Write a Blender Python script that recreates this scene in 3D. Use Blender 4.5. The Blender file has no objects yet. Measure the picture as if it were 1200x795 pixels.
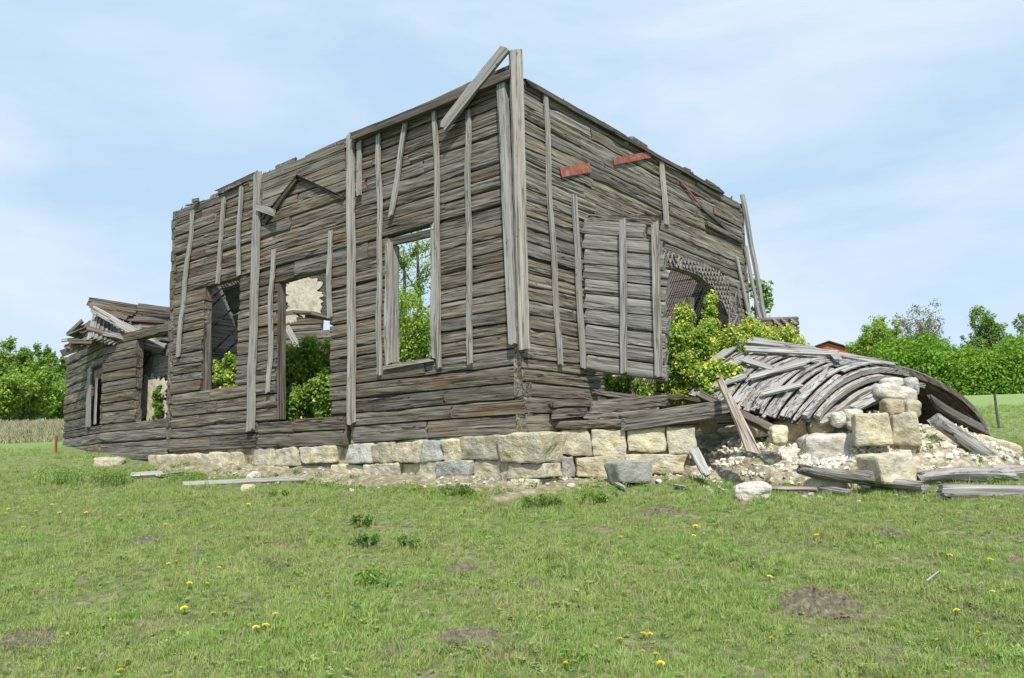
import bpy, math, random
import numpy as np
from mathutils import Vector, Matrix
V = Vector
R = math.radians
scene = bpy.context.scene
C = scene.collection

# ------------------------------------------------------------------ camera
F = 942.7; ROLL = 0.0318; PITCH = 0.14287; CAMZ = 1.65
cr, sr, cp, sp = math.cos(ROLL), math.sin(ROLL), math.cos(PITCH), math.sin(PITCH)
r0 = V((1, 0, 0)); u0 = V((0, -sp, cp)); f0 = V((0, cp, sp))
rx = r0 * cr - u0 * sr; ux = r0 * sr + u0 * cr
cam_d = bpy.data.cameras.new("camera")
cam = bpy.data.objects.new("camera", cam_d); C.objects.link(cam)
cam_d.sensor_width = 36; cam_d.lens = 36 * F / 1200
cam_d.clip_start = 0.1; cam_d.clip_end = 3000
cam.matrix_world = Matrix(((rx.x, ux.x, -f0.x, 0), (rx.y, ux.y, -f0.y, 0), (rx.z, ux.z, -f0.z, CAMZ), (0, 0, 0, 1)))
scene.camera = cam

# ------------------------------------------------------------------ world, sun, exposure
SUN_EL = R(52); SUN_AZ = math.atan2(0.16, -0.987)
w = bpy.data.worlds.new("World"); scene.world = w; w.use_nodes = True
nt = w.node_tree; nt.nodes.clear()
def N(nt, t, **k):
    n = nt.nodes.new(t)
    for a, b in k.items():
        if a[0] == '_': n.inputs[int(a[1:])].default_value = b
        else: setattr(n, a, b)
    return n
sky = N(nt, 'ShaderNodeTexSky', sky_type='NISHITA', sun_disc=False, sun_elevation=SUN_EL, sun_rotation=SUN_AZ,
        altitude=100, air_density=1.0, dust_density=0.6, ozone_density=1.6)
tc = N(nt, 'ShaderNodeTexCoord')
mp = N(nt, 'ShaderNodeMapping'); mp.inputs['Scale'].default_value = (1.0, 1.0, 3.2); mp.inputs['Rotation'].default_value = (R(4), R(-12), R(20))
nz = N(nt, 'ShaderNodeTexNoise'); nz.inputs['Scale'].default_value = 1.9; nz.inputs['Detail'].default_value = 8; nz.inputs['Roughness'].default_value = 0.55; nz.inputs['Distortion'].default_value = 0.5
nt.links.new(tc.outputs['Generated'], mp.inputs['Vector']); nt.links.new(mp.outputs[0], nz.inputs['Vector'])
rmp = N(nt, 'ShaderNodeValToRGB'); rmp.color_ramp.elements[0].position = 0.38; rmp.color_ramp.elements[1].position = 0.70
rmp.color_ramp.elements[0].color = (0.03, 0.03, 0.03, 1); rmp.color_ramp.elements[1].color = (0.95, 0.95, 0.95, 1)
nt.links.new(nz.outputs['Fac'], rmp.inputs[0])
veil = N(nt, 'ShaderNodeMix', data_type='RGBA'); veil.inputs[0].default_value = .90; veil.inputs[7].default_value = (4.9, 6.85, 8.9, 1)
nt.links.new(sky.outputs[0], veil.inputs[6])
mx = N(nt, 'ShaderNodeMix', data_type='RGBA'); mx.inputs[7].default_value = (7.3, 8.1, 9.1, 1)
nt.links.new(rmp.outputs[0], mx.inputs[0]); nt.links.new(veil.outputs[2], mx.inputs[6])
bg = N(nt, 'ShaderNodeBackground'); bg.inputs[1].default_value = 0.105
nt.links.new(mx.outputs[2], bg.inputs[0])
wo = N(nt, 'ShaderNodeOutputWorld'); nt.links.new(bg.outputs[0], wo.inputs[0])
sd = bpy.data.lights.new("sun", 'SUN'); sd.energy = 4.9; sd.angle = R(0.5); sd.color = (1, 0.95, 0.87)
so = bpy.data.objects.new("sun", sd); C.objects.link(so)
sdir = V((math.sin(SUN_AZ) * math.cos(SUN_EL), math.cos(SUN_AZ) * math.cos(SUN_EL), math.sin(SUN_EL)))
so.rotation_euler = (-sdir).to_track_quat('-Z', 'Y').to_euler()
so.location = sdir * 60
scene.view_settings.view_transform = 'Standard'; scene.view_settings.look = 'None'
scene.view_settings.exposure = 0.10; scene.view_settings.gamma = 1
scene.cycles.max_bounces = 6; scene.cycles.transparent_max_bounces = 6

# ------------------------------------------------------------------ geometry helpers
rnd = random.Random(7)
def ray(px, py):
    U = (px - 600) / F; W = (397.5 - py) / F
    u = U * cr + W * sr; v = -U * sr + W * cr
    return V((u, cp - v * sp, sp + v * cp))
CAM = V((0, 0, CAMZ))
def at(px, py, Y):
    d = ray(px, py); return CAM + d * (Y / d.y)
GY = np.array([-30, 0, 5.2, 9, 13.3, 16, 20, 22.5, 30, 50, 80, 120, 200, 400, 1500.])
GZ = np.array([-2.6, -1.75, -1.45, -1.02, -.56, -.38, -.06, .40, 1.05, 2.75, 4.4, 6.3, 8.0, 8.0, 8.0]) + CAMZ
def gz(x, y):
    x = np.asarray(x, float); y = np.asarray(y, float)
    z = np.interp(y, GY, GZ)
    a = np.clip(1.2 - y / 40, 0, 1)
    z = z + a * (0.035 * np.sin(x * 1.3 + y * .4) * np.sin(y * 1.1 + 1) + 0.02 * np.sin(x * 3.1 + 2 * np.sin(y * 2.3)) + .012 * np.sin(x * 7.3 + y * 5.1))
    return z
def G(x, y, dz=0): return V((x, y, float(gz(x, y)) + dz))
def onground(px, py):
    d = ray(px, py); t = 3.0
    while t < 400:
        p = CAM + d * t
        if p.z < float(gz(p.x, p.y)): return G(p.x, p.y)
        t += 0.02 if t < 40 else .2
    return p

class MB:
    def __init__(s): s.v = []; s.f = []
    def add(s, vs, fs):
        n = len(s.v); s.v += [tuple(x) for x in vs]; s.f += [tuple(i + n for i in f) for f in fs]
    def box(s, a, b):
        x0, y0, z0 = a; x1, y1, z1 = b
        s.add([(x0,y0,z0),(x1,y0,z0),(x1,y1,z0),(x0,y1,z0),(x0,y0,z1),(x1,y0,z1),(x1,y1,z1),(x0,y1,z1)],
              [(0,3,2,1),(4,5,6,7),(0,1,5,4),(1,2,6,5),(2,3,7,6),(3,0,4,7)])
    def tube(s, pts, rad, n=6):
        vs = []; fs = []
        for i, p in enumerate(pts):
            p = V(p); q = V(pts[min(i + 1, len(pts) - 1)]) - V(pts[max(i - 1, 0)])
            q = q.normalized() if q.length > 1e-6 else V((0, 0, 1))
            a = q.cross(V((0.3, 0.9, 0.1))).normalized(); b = q.cross(a)
            for k in range(n):
                t = 2 * math.pi * k / n
                vs.append(p + (a * math.cos(t) + b * math.sin(t)) * rad[i])
        for i in range(len(pts) - 1):
            for k in range(n):
                fs.append((i*n+k, i*n+(k+1)%n, (i+1)*n+(k+1)%n, (i+1)*n+k))
        fs.append(tuple(range(n))[::-1]); fs.append(tuple((len(pts)-1)*n + k for k in range(n)))
        s.add(vs, fs)
    def mesh(s, name, mat):
        me = bpy.data.meshes.new(name); me.from_pydata([tuple(map(float, v)) for v in s.v], [], s.f); me.update()
        if mat: me.materials.append(mat)
        return me
def link(name, me, M=None, parent=None, label=None, cat=None, group=None, kind=None):
    o = bpy.data.objects.new(name, me); C.objects.link(o)
    if parent:
        o.parent = parent
        o.matrix_basis = parent.matrix_basis.inverted() @ (M if M else Matrix.Identity(4)) if parent.parent is None else \
            (parent.parent.matrix_basis @ parent.matrix_basis).inverted() @ (M if M else Matrix.Identity(4))
    elif M: o.matrix_basis = M
    if label: o['label'] = label
    if cat: o['category'] = cat
    if group: o['group'] = group
    if kind: o['kind'] = kind
    return o
def empty(name, loc, label, cat, group=None):
    return link(name, None, Matrix.Translation(V(loc)), None, label, cat, group)
def frame(O, X, Y):
    X = V(X).normalized(); Z = X.cross(V(Y)).normalized(); Y = Z.cross(X)
    return Matrix(((X.x, Y.x, Z.x, O[0]), (X.y, Y.y, Z.y, O[1]), (X.z, Y.z, Z.z, O[2]), (0, 0, 0, 1)))
def np_mesh(name, verts, quads, mat, attr=None, size=4):
    me = bpy.data.meshes.new(name); verts = np.asarray(verts, np.float32); quads = np.asarray(quads, np.int32)
    me.vertices.add(len(verts)); me.vertices.foreach_set('co', verts.ravel())
    me.loops.add(quads.size); me.loops.foreach_set('vertex_index', quads.ravel())
    me.polygons.add(len(quads)); me.polygons.foreach_set('loop_start', np.arange(len(quads), dtype=np.int32) * size)
    me.update(calc_edges=True)
    if attr is not None:
        a = me.attributes.new('rnd', 'FLOAT', 'POINT'); a.data.foreach_set('value', np.asarray(attr, np.float32))
    if mat: me.materials.append(mat)
    return me

# ------------------------------------------------------------------ materials
def mat_base(name):
    m = bpy.data.materials.new(name); m.use_nodes = True; t = m.node_tree
    b = t.nodes['Principled BSDF']; b.inputs['Specular IOR Level'].default_value = 0.25; b.inputs['Roughness'].default_value = 0.85
    return m, t, b
def ramp(t, stops, src):
    r = t.nodes.new('ShaderNodeValToRGB'); e = r.color_ramp.elements
    while len(e) < len(stops): e.new(0.5)
    for i, (p, c) in enumerate(stops):
        e[i].position = p; e[i].color = (c, c, c, 1) if isinstance(c, (int, float)) else (*c, 1)
    t.links.new(src, r.inputs[0]); return r.outputs[0]
def noise(t, vec, scale, detail=5, rough=.55, dist=0.0, out='Fac'):
    n = t.nodes.new('ShaderNodeTexNoise'); n.inputs['Scale'].default_value = scale; n.inputs['Detail'].default_value = detail
    n.inputs['Roughness'].default_value = rough; n.inputs['Distortion'].default_value = dist
    if vec is not None: t.links.new(vec, n.inputs['Vector'])
    return n.outputs[out]
def mapping(t, vec, sc):
    m = t.nodes.new('ShaderNodeMapping'); m.inputs['Scale'].default_value = sc; t.links.new(vec, m.inputs['Vector']); return m.outputs[0]
def mix(t, f, a, b, mode='MIX'):
    m = t.nodes.new('ShaderNodeMix'); m.data_type = 'RGBA'; m.blend_type = mode
    for i, x in ((0, f), (6, a), (7, b)):
        if isinstance(x, (int, float)): m.inputs[i].default_value = x
        elif isinstance(x, tuple): m.inputs[i].default_value = (*x, 1)
        else: t.links.new(x, m.inputs[i])
    return m.outputs[2]
def math_(t, op, a, b=0.0):
    m = t.nodes.new('ShaderNodeMath'); m.operation = op
    for i, x in ((0, a), (1, b)):
        if isinstance(x, (int, float)): m.inputs[i].default_value = x
        else: t.links.new(x, m.inputs[i])
    return m.outputs[0]
def bump(t, b, h, s=.5, d=.02):
    n = t.nodes.new('ShaderNodeBump'); n.inputs['Strength'].default_value = s; n.inputs['Distance'].default_value = d
    t.links.new(h, n.inputs['Height']); t.links.new(n.outputs[0], b.inputs['Normal'])
def objvec(t):
    tc = t.nodes.new('ShaderNodeTexCoord'); oi = t.nodes.new('ShaderNodeObjectInfo')
    m = t.nodes.new('ShaderNodeVectorMath'); m.operation = 'MULTIPLY_ADD'
    cb = t.nodes.new('ShaderNodeCombineXYZ')
    for i in range(3): t.links.new(oi.outputs['Random'], cb.inputs[i])
    t.links.new(cb.outputs[0], m.inputs[0]); m.inputs[1].default_value = (37, 91, 53); t.links.new(tc.outputs['Object'], m.inputs[2])
    return m.outputs[0], oi.outputs['Random']

def wood(name, dark, mid, light, brown=(.20, .105, .05), brown_amt=.45, grey_var=.35, fine=1.0, ckamt=.9, ckw=.016, splits=.95):
    m, t, b = mat_base(name)
    v, r = objvec(t)
    g1 = noise(t, mapping(t, v, (1.1, 30 * fine, 30 * fine)), 1, 7, .62, .4)
    g2 = noise(t, mapping(t, v, (.5, 9, 9)), 1, 4, .6, .8)
    col = ramp(t, [(.30, dark), (.48, mid), (.72, light)], g1)
    col = mix(t, ramp(t, [(.35, 0.0), (.7, .55)], g2), col, mid)
    pat = noise(t, mapping(t, v, (.7, 2.6, 2.6)), 1, 5, .65, .6)
    col = mix(t, ramp(t, [(.53, 0.0), (.70, brown_amt)], pat), col, mix(t, g1, tuple(x * .5 for x in brown), tuple(x * 1.7 for x in brown)))
    # long splits, knots and stains
    sp = noise(t, mapping(t, v, (.10, 6.5, 6.5)), 1, 3, .5, .3)
    col = mix(t, ramp(t, [(.003, splits), (.016, 0.0)], math_(t, 'ABSOLUTE', math_(t, 'SUBTRACT', sp, .47))), col, (.02, .016, .013))
    kn = noise(t, mapping(t, v, (5, 14, 14)), 1, 2, .5)
    col = mix(t, ramp(t, [(.70, 0.0), (.76, .8)], kn), col, (.045, .035, .027))
    # open cracks running with the grain
    ck = noise(t, mapping(t, v, (.22, 11, 11)), 1, 5, .5, .6)
    d = math_(t, 'ABSOLUTE', math_(t, 'SUBTRACT', ck, .5))
    crack = ramp(t, [(.002, 1 - ckamt), (ckw, 1.0)], d)
    col = mix(t, crack, (.025, .02, .016), col)
    val = math_(t, 'MULTIPLY_ADD', r, grey_var); val_n = val.node; val_n.inputs[2].default_value = 1 - grey_var / 2
    hs = t.nodes.new('ShaderNodeHueSaturation'); t.links.new(val, hs.inputs['Value']); t.links.new(col, hs.inputs['Color'])
    rs = math_(t, 'FRACT', math_(t, 'MULTIPLY', r, 7.77))
    sat = math_(t, 'MULTIPLY_ADD', rs, .7); sat.node.inputs[2].default_value = .65; t.links.new(sat, hs.inputs['Saturation'])
    t.links.new(hs.outputs[0], b.inputs['Base Color'])
    h = math_(t, 'ADD', math_(t, 'MULTIPLY', g1, .6), math_(t, 'MULTIPLY', crack, .8))
    bump(t, b, h, .8, .02)
    b.inputs['Roughness'].default_value = .9; b.inputs['Specular IOR Level'].default_value = .15
    return m
M_LOG = wood('weathered_log', (.045, .038, .031), (.155, .137, .114), (.37, .34, .295), brown_amt=.42, grey_var=.42)
M_LOGR = wood('weathered_log_warm', (.06, .052, .042), (.20, .18, .148), (.41, .38, .325), brown_amt=.25, grey_var=.4)
M_BAT = wood('silver_batten', (.14, .13, .115), (.32, .305, .28), (.53, .51, .475), brown_amt=.10, grey_var=.22, fine=1.7, ckamt=.65, ckw=.012, splits=.6)
M_PANEL = wood('panel_board', (.12, .115, .105), (.27, .262, .245), (.43, .42, .395), brown_amt=.10, grey_var=.2)
M_VAULT = wood('silver_roof_plank', (.14, .132, .125), (.32, .31, .295), (.50, .49, .47), brown_amt=.10, grey_var=.25)
M_ROT = wood('rotten_plank', (.13, .10, .075), (.33, .29, .25), (.52, .49, .46), brown=(.26, .14, .08), brown_amt=.5)
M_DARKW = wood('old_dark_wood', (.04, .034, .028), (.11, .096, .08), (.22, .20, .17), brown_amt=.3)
M_LATH = wood('grey_lath', (.10, .09, .085), (.22, .20, .185), (.34, .32, .30), brown_amt=.1, fine=1)

def stone_mat(name, a, b_, c, lichen=(.30, .30, .28), la=.6, ochre=(.50, .30, .10), oa=.3):
    m, t, b = mat_base(name); v, r = objvec(t)
    n1 = noise(t, v, 5, 8, .65); n2 = noise(t, v, 1.6, 4, .6, .5); n3 = noise(t, mapping(t, v, (1.5, 1.5, 2.3)), 2.2, 5, .6)
    col = ramp(t, [(.3, a), (.5, b_), (.72, c)], n1)
    col = mix(t, ramp(t, [(.46, 0.0), (.58, la)], n2), col, lichen)
    col = mix(t, ramp(t, [(.55, 0.0), (.70, oa)], n3), col, ochre)
    pit = noise(t, v, 26, 4, .7)
    col = mix(t, ramp(t, [(.30, .75), (.42, 0.0)], pit), col, tuple(x * .35 for x in a))
    hs = t.nodes.new('ShaderNodeHueSaturation'); t.links.new(col, hs.inputs['Color'])
    val = math_(t, 'MULTIPLY_ADD', r, .3); val.node.inputs[2].default_value = .85; t.links.new(val, hs.inputs['Value'])
    t.links.new(hs.outputs[0], b.inputs['Base Color'])
    bump(t, b, math_(t, 'ADD', n1, math_(t, 'MULTIPLY', pit, .5)), .9, .05)
    return m
M_ST = stone_mat('limestone', (.33, .28, .17), (.56, .50, .34), (.72, .67, .50), lichen=(.38, .38, .34), la=.5, ochre=(.50, .40, .18), oa=.4)
M_STG = stone_mat('grey_stone', (.26, .26, .23), (.42, .41, .37), (.55, .54, .49), oa=.15)
M_STW = stone_mat('pale_rubble', (.38, .35, .29), (.56, .53, .46), (.74, .72, .66), lichen=(.5, .48, .42), oa=.25)
M_STO = stone_mat('ochre_stone', (.24, .18, .10), (.42, .33, .19), (.56, .47, .31), lichen=(.44, .41, .32), la=.6, ochre=(.46, .30, .13), oa=.35)
def simple(name, cols, scale=6, bmp=.5, rough=.9, spec=.2):
    m, t, b = mat_base(name); v, r = objvec(t)
    n1 = noise(t, v, scale, 7, .65)
    t.links.new(ramp(t, [(.3 + .4 * i / (len(cols) - 1), c) for i, c in enumerate(cols)], n1), b.inputs['Base Color'])
    bump(t, b, n1, bmp, .03); b.inputs['Roughness'].default_value = rough; b.inputs['Specular IOR Level'].default_value = spec
    return m
M_PLASTER = simple('cream_plaster', [(.30, .27, .19), (.62, .57, .44), (.74, .70, .57)], 6, 1.0)
M_BANK = simple('bank_soil', [(.10, .10, .05), (.24, .215, .14), (.42, .38, .28)], 8, 1)
M_CRUMB = simple('crumbled_mortar', [(.46, .41, .30), (.70, .66, .54), (.82, .80, .73)], 5)
M_WHITE = simple('lime_plaster', [(.5, .48, .42), (.75, .73, .68), (.82, .8, .76)], 7)
M_SOIL = simple('dry_soil', [(.05, .045, .03), (.14, .125, .08), (.27, .24, .16)], 18, 1)
M_RED = simple('red_painted_tin', [(.15, .06, .045), (.30, .10, .075), (.36, .20, .16)], 9, .5, .8)
M_BRICK = simple('red_brick_wall', [(.30, .07, .04), (.42, .11, .06), (.5, .16, .1)], 2)
M_ROOF = simple('dark_roof_sheet', [(.04, .04, .045), (.07, .07, .075)], 3)
M_RUST = simple('rusty_iron', [(.16, .06, .03), (.30, .13, .07)], 12)
M_BARK = simple('grey_bark', [(.07, .055, .04), (.16, .13, .1), (.24, .2, .16)], 14, 1)
M_YEL = simple('yellow_petals', [(.78, .62, .03), (.88, .76, .08)], 40, .1)
M_BALLW = simple('white_plastic', [(.75, .75, .75), (.82, .82, .82)], 5, .05, .4)
M_BALL_SHADE = simple('ball_shade_dark', [(.03, .03, .035), (.05, .05, .055)], 5, .05, .5)  # shade on the white ball, put into the colour

def leaf_mat(name, dark, mid, light, trans=.35):
    m, t, b = mat_base(name)
    a = t.nodes.new('ShaderNodeAttribute'); a.attribute_name = 'rnd'
    col = ramp(t, [(0.0, dark), (.5, mid), (1.0, light)], a.outputs['Fac'])
    t.links.new(col, b.inputs['Base Color']); b.inputs['Roughness'].default_value = .6; b.inputs['Specular IOR Level'].default_value = .3
    tr = t.nodes.new('ShaderNodeBsdfTranslucent'); t.links.new(mix(t, 1.0, col, (1.0, 1.0, .55), 'MULTIPLY'), tr.inputs[0])
    ms = t.nodes.new('ShaderNodeMixShader'); ms.inputs[0].default_value = trans
    t.links.new(b.outputs[0], ms.inputs[1]); t.links.new(tr.outputs[0], ms.inputs[2])
    t.links.new(ms.outputs[0], t.nodes['Material Output'].inputs[0]); return m
M_LF = leaf_mat('leaf_green', (.09, .17, .03), (.19, .33, .055), (.34, .47, .11))
M_LFY = leaf_mat('leaf_yellowgreen', (.13, .23, .035), (.27, .42, .065), (.45, .56, .12))
M_LFD = leaf_mat('leaf_dark', (.05, .10, .022), (.10, .19, .035), (.19, .30, .07))
M_LFG = leaf_mat('leaf_greyish', (.16, .17, .09), (.26, .28, .16), (.38, .40, .27))
M_HEDGE = leaf_mat('leaf_hedge', (.08, .18, .015), (.17, .34, .03), (.28, .46, .06))
M_FLW = leaf_mat('pale_yellow_blossom', (.55, .55, .07), (.72, .70, .13), (.80, .78, .28), .3)
M_STRAW = leaf_mat('straw', (.13, .17, .06), (.34, .32, .2), (.50, .46, .33), .3)

# grass blade: colour by place and by tuft
m, t, b = mat_base('grass_blade'); M_GRASS = m
geo = t.nodes.new('ShaderNodeNewGeometry'); oi = t.nodes.new('ShaderNodeObjectInfo')
pa = noise(t, geo.outputs['Position'], .7, 5, .65); pb = noise(t, geo.outputs['Position'], 3.2, 4, .65); pc_ = noise(t, geo.outputs['Position'], 1.7, 5, .7)
a_ = t.nodes.new('ShaderNodeAttribute'); a_.attribute_name = 'rnd'
c1 = mix(t, oi.outputs['Random'], (.18, .32, .07), (.41, .54, .15))
c2 = mix(t, oi.outputs['Random'], (.26, .36, .10), (.46, .50, .20))
col = mix(t, ramp(t, [(.40, 0.0), (.60, 1.0)], pa), c1, c2)
col = mix(t, ramp(t, [(.46, 0.0), (.66, .55)], pb), col, (.30, .45, .08))
col = mix(t, ramp(t, [(.80, 0.0), (.88, .8)], a_.outputs['Fac']), col, (.46, .40, .23))
t.links.new(col, b.inputs['Base Color']); col = mix(t, ramp(t, [(.54, 0.0), (.66, .8)], pc_), col, mix(t, oi.outputs['Random'], (.26, .27, .12), (.46, .42, .24)))
t.links.new(col, b.inputs['Base Color']); b.inputs['Roughness'].default_value = .55
tr = t.nodes.new('ShaderNodeBsdfTranslucent'); t.links.new(col, tr.inputs[0])
ms = t.nodes.new('ShaderNodeMixShader'); ms.inputs[0].default_value = .35
t.links.new(b.outputs[0], ms.inputs[1]); t.links.new(tr.outputs[0], ms.inputs[2]); t.links.new(ms.outputs[0], t.nodes['Material Output'].inputs[0])

m, t, b = mat_base('ground'); M_GROUND = m
geo = t.nodes.new('ShaderNodeNewGeometry'); P_ = geo.outputs['Position']
g1 = noise(t, P_, 9, 8, .7); g2 = noise(t, P_, .6, 5, .6); g3 = noise(t, P_, 2.4, 5, .6); g4 = noise(t, P_, .06, 5, .6)
col = ramp(t, [(.3, (.04, .065, .02)), (.5, (.13, .175, .05)), (.72, (.32, .31, .15))], g1)
col = mix(t, ramp(t, [(.50, 0.0), (.64, .75)], g3), col, ramp(t, [(.3, (.11, .09, .055)), (.7, (.36, .31, .21))], g1))
far = mix(t, g2, (.16, .27, .07), (.24, .34, .10)); far = mix(t, ramp(t, [(.45, 0.0), (.6, .6)], g4), far, (.26, .30, .13))
sx = t.nodes.new('ShaderNodeSeparateXYZ'); t.links.new(P_, sx.inputs[0])
ff = t.nodes.new('ShaderNodeMapRange'); ff.inputs[1].default_value = 18; ff.inputs[2].default_value = 32; t.links.new(sx.outputs[1], ff.inputs[0])
col = mix(t, ff.outputs[0], col, far)
t.links.new(col, b.inputs['Base Color']); bump(t, b, g1, 1.0, .06)

m, t, b = mat_base('rubble_soil'); M_RUB = m; v_, r_ = objvec(t)
n1 = noise(t, v_, 7, 8, .7); n2 = noise(t, v_, 1.6, 5, .6)
c = ramp(t, [(.32, (.17, .135, .09)), (.46, (.38, .32, .22)), (.58, (.58, .53, .42)), (.70, (.75, .72, .64))], n1)
c = mix(t, ramp(t, [(.42, 0.0), (.6, .65)], n2), c, ramp(t, [(.3, (.09, .10, .035)), (.7, (.26, .22, .14))], n1))
t.links.new(c, b.inputs['Base Color']); bump(t, b, n1, 1, .08)

# ------------------------------------------------------------------ ground
def axis(*seg):
    out = []
    for a, b_, s in seg: out += list(np.arange(a, b_, s))
    return np.array(out)
xs = axis((-900, -100, 80), (-100, -30, 5), (-30, -14, 1), (-14, 14, .14), (14, 30, 1), (30, 100, 5), (100, 901, 80))
ys = axis((-40, 0, 4), (0, 4, .5), (4, 15, .14), (15, 30, .5), (30, 100, 3), (100, 400, 20), (400, 1501, 100))
GXm, GYm = np.meshgrid(xs, ys)
Z = gz(GXm, GYm)
rs = np.random.RandomState(3)
near = (np.abs(GXm) < 14) & (GYm > 4) & (GYm < 15)
Z = Z + np.where(near, rs.normal(0, .006, Z.shape), 0)
vv = np.stack([GXm, GYm, Z], -1).reshape(-1, 3)
nx = len(xs); ny = len(ys); ii, jj = np.meshgrid(np.arange(nx - 1), np.arange(ny - 1)); k = (jj * nx + ii).ravel()
link('ground', np_mesh('ground', vv, np.stack([k, k + 1, k + nx + 1, k + nx], 1), M_GROUND), kind='structure')

# ------------------------------------------------------------------ the log house: frame of reference
YAW = 0.9080
DL = V((-math.sin(YAW), math.cos(YAW), 0)); DR = V((math.cos(YAW), math.sin(YAW), 0)); UP = V((0, 0, 1))
CO = V((.1785, 13.37, CAMZ + .40)); H = 6.2; LL = 11.19; LR = 10.0
NL = V((-DL.y, DL.x, 0)); NL = NL if NL.y < 0 else -NL
NR = V((DR.y, -DR.x, 0)); NR = NR if NR.y < 0 else -NR
def on_wall(px, py, O, X, n):
    d = ray(px, py); t_ = (O - CAM).dot(n) / d.dot(n); p = CAM + d * t_ - O
    return p.dot(X), p.z
def wL(px, py): return on_wall(px, py, CO, DL, NL)
def wR(px, py): return on_wall(px, py, CO, DR, NR)

SP0, SP1 = None, None
_u, _v = on_wall(650, 503, CO, DR, NR); SP0 = CO + DR * _u; SP0.z = CO.z
_q = at(812, 503, SP0.y - .12); DS = V((_q.x - SP0.x, _q.y - SP0.y, 0)).normalized(); NS = V((DS.y, -DS.x, 0))
def wS(px, py): return on_wall(px, py, SP0, DS, NS)
def sn(seed):
    q = random.Random(seed); a = [(q.uniform(.3, .9), q.uniform(0, 6.3), q.uniform(.5, 1)) for _ in range(2)] + [(q.uniform(1.5, 4), q.uniform(0, 6.3), q.uniform(.15, .35)) for _ in range(3)]
    return lambda u: sum(c * math.sin(f * u * 2 + p) for f, p, c in a) / 2
PROF = [(0, -.060), (.045, -.030), (.075, -.003), (.22, .002), (.42, .004), (.60, .005), (.80, .005), (.945, .001), (.965, -.030), (1, -.060)]
def log_mesh(length, bot, top, seed, depth=.2, step=.22, rough=1.0, mat=None, ragged=.03, groove=1.0, chips=0):
    """a hewn log: local x runs along it, y is outward, z up; bot/top give its lower and upper edge"""
    q = random.Random(seed); n = max(2, int(length / step)); mb = MB(); vs = []; fs = []
    rows = len(PROF) + 2
    eo = [q.uniform(-ragged, ragged) for _ in range(rows)], [q.uniform(-ragged, ragged) for _ in range(rows)]
    rowph = [(q.uniform(.5, 2), q.uniform(0, 6), q.uniform(.2, 1) * .007) for _ in range(rows)]
    off = q.uniform(-.022, .024) * rough
    cp = [(q.uniform(0, length), q.uniform(.12, .45), q.choice((0, 1)), q.uniform(.02, .055)) for _ in range(int(chips * length * .5 + q.random()))]
    for i in range(n + 1):
        x = length * i / n; b0_, t0_ = bot(x), top(x); b_, t_ = b0_, t0_
        for cx_, cw, up_e, cd in cp:      # rotted-out notches along the edges
            f_ = max(0, 1 - abs(x - cx_) / cw)
            if up_e: t_ -= cd * f_
            else: b_ += cd * f_
        g = [b_ + (t_ - b_) * f for f, d in PROF]; g[0] = b0_; g[-1] = t0_
        for j, ((f, d), z) in enumerate(zip(PROF, g)):
            a, p, c = rowph[j]
            dd = d * groove + off + c * math.sin(a * x + p) * rough + q.uniform(-.005, .005) * rough
            if 0 < j < len(PROF) - 1: z += q.uniform(-.004, .004)
            e = (eo[0][j] if i == 0 else eo[1][j] if i == n else 0)
            vs.append((x + e, dd, z))
        vs.append((x, -depth, t0_)); vs.append((x, -depth, b0_))
    for i in range(n):
        for j in range(rows):
            a = i * rows + j; b2 = i * rows + (j + 1) % rows
            fs.append((a, a + rows, b2 + rows, b2))
    fs.append(tuple(range(rows))); fs.append(tuple(n * rows + j for j in range(rows))[::-1])
    mb.add(vs, fs); return mb.mesh('log', mat or M_LOG)
def subtract(iv, a, b_):
    out = []
    for x, y in iv:
        if b_ <= x or a >= y: out.append((x, y)); continue
        if a > x: out.append((x, a))
        if b_ < y: out.append((b_, y))
    return out
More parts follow.
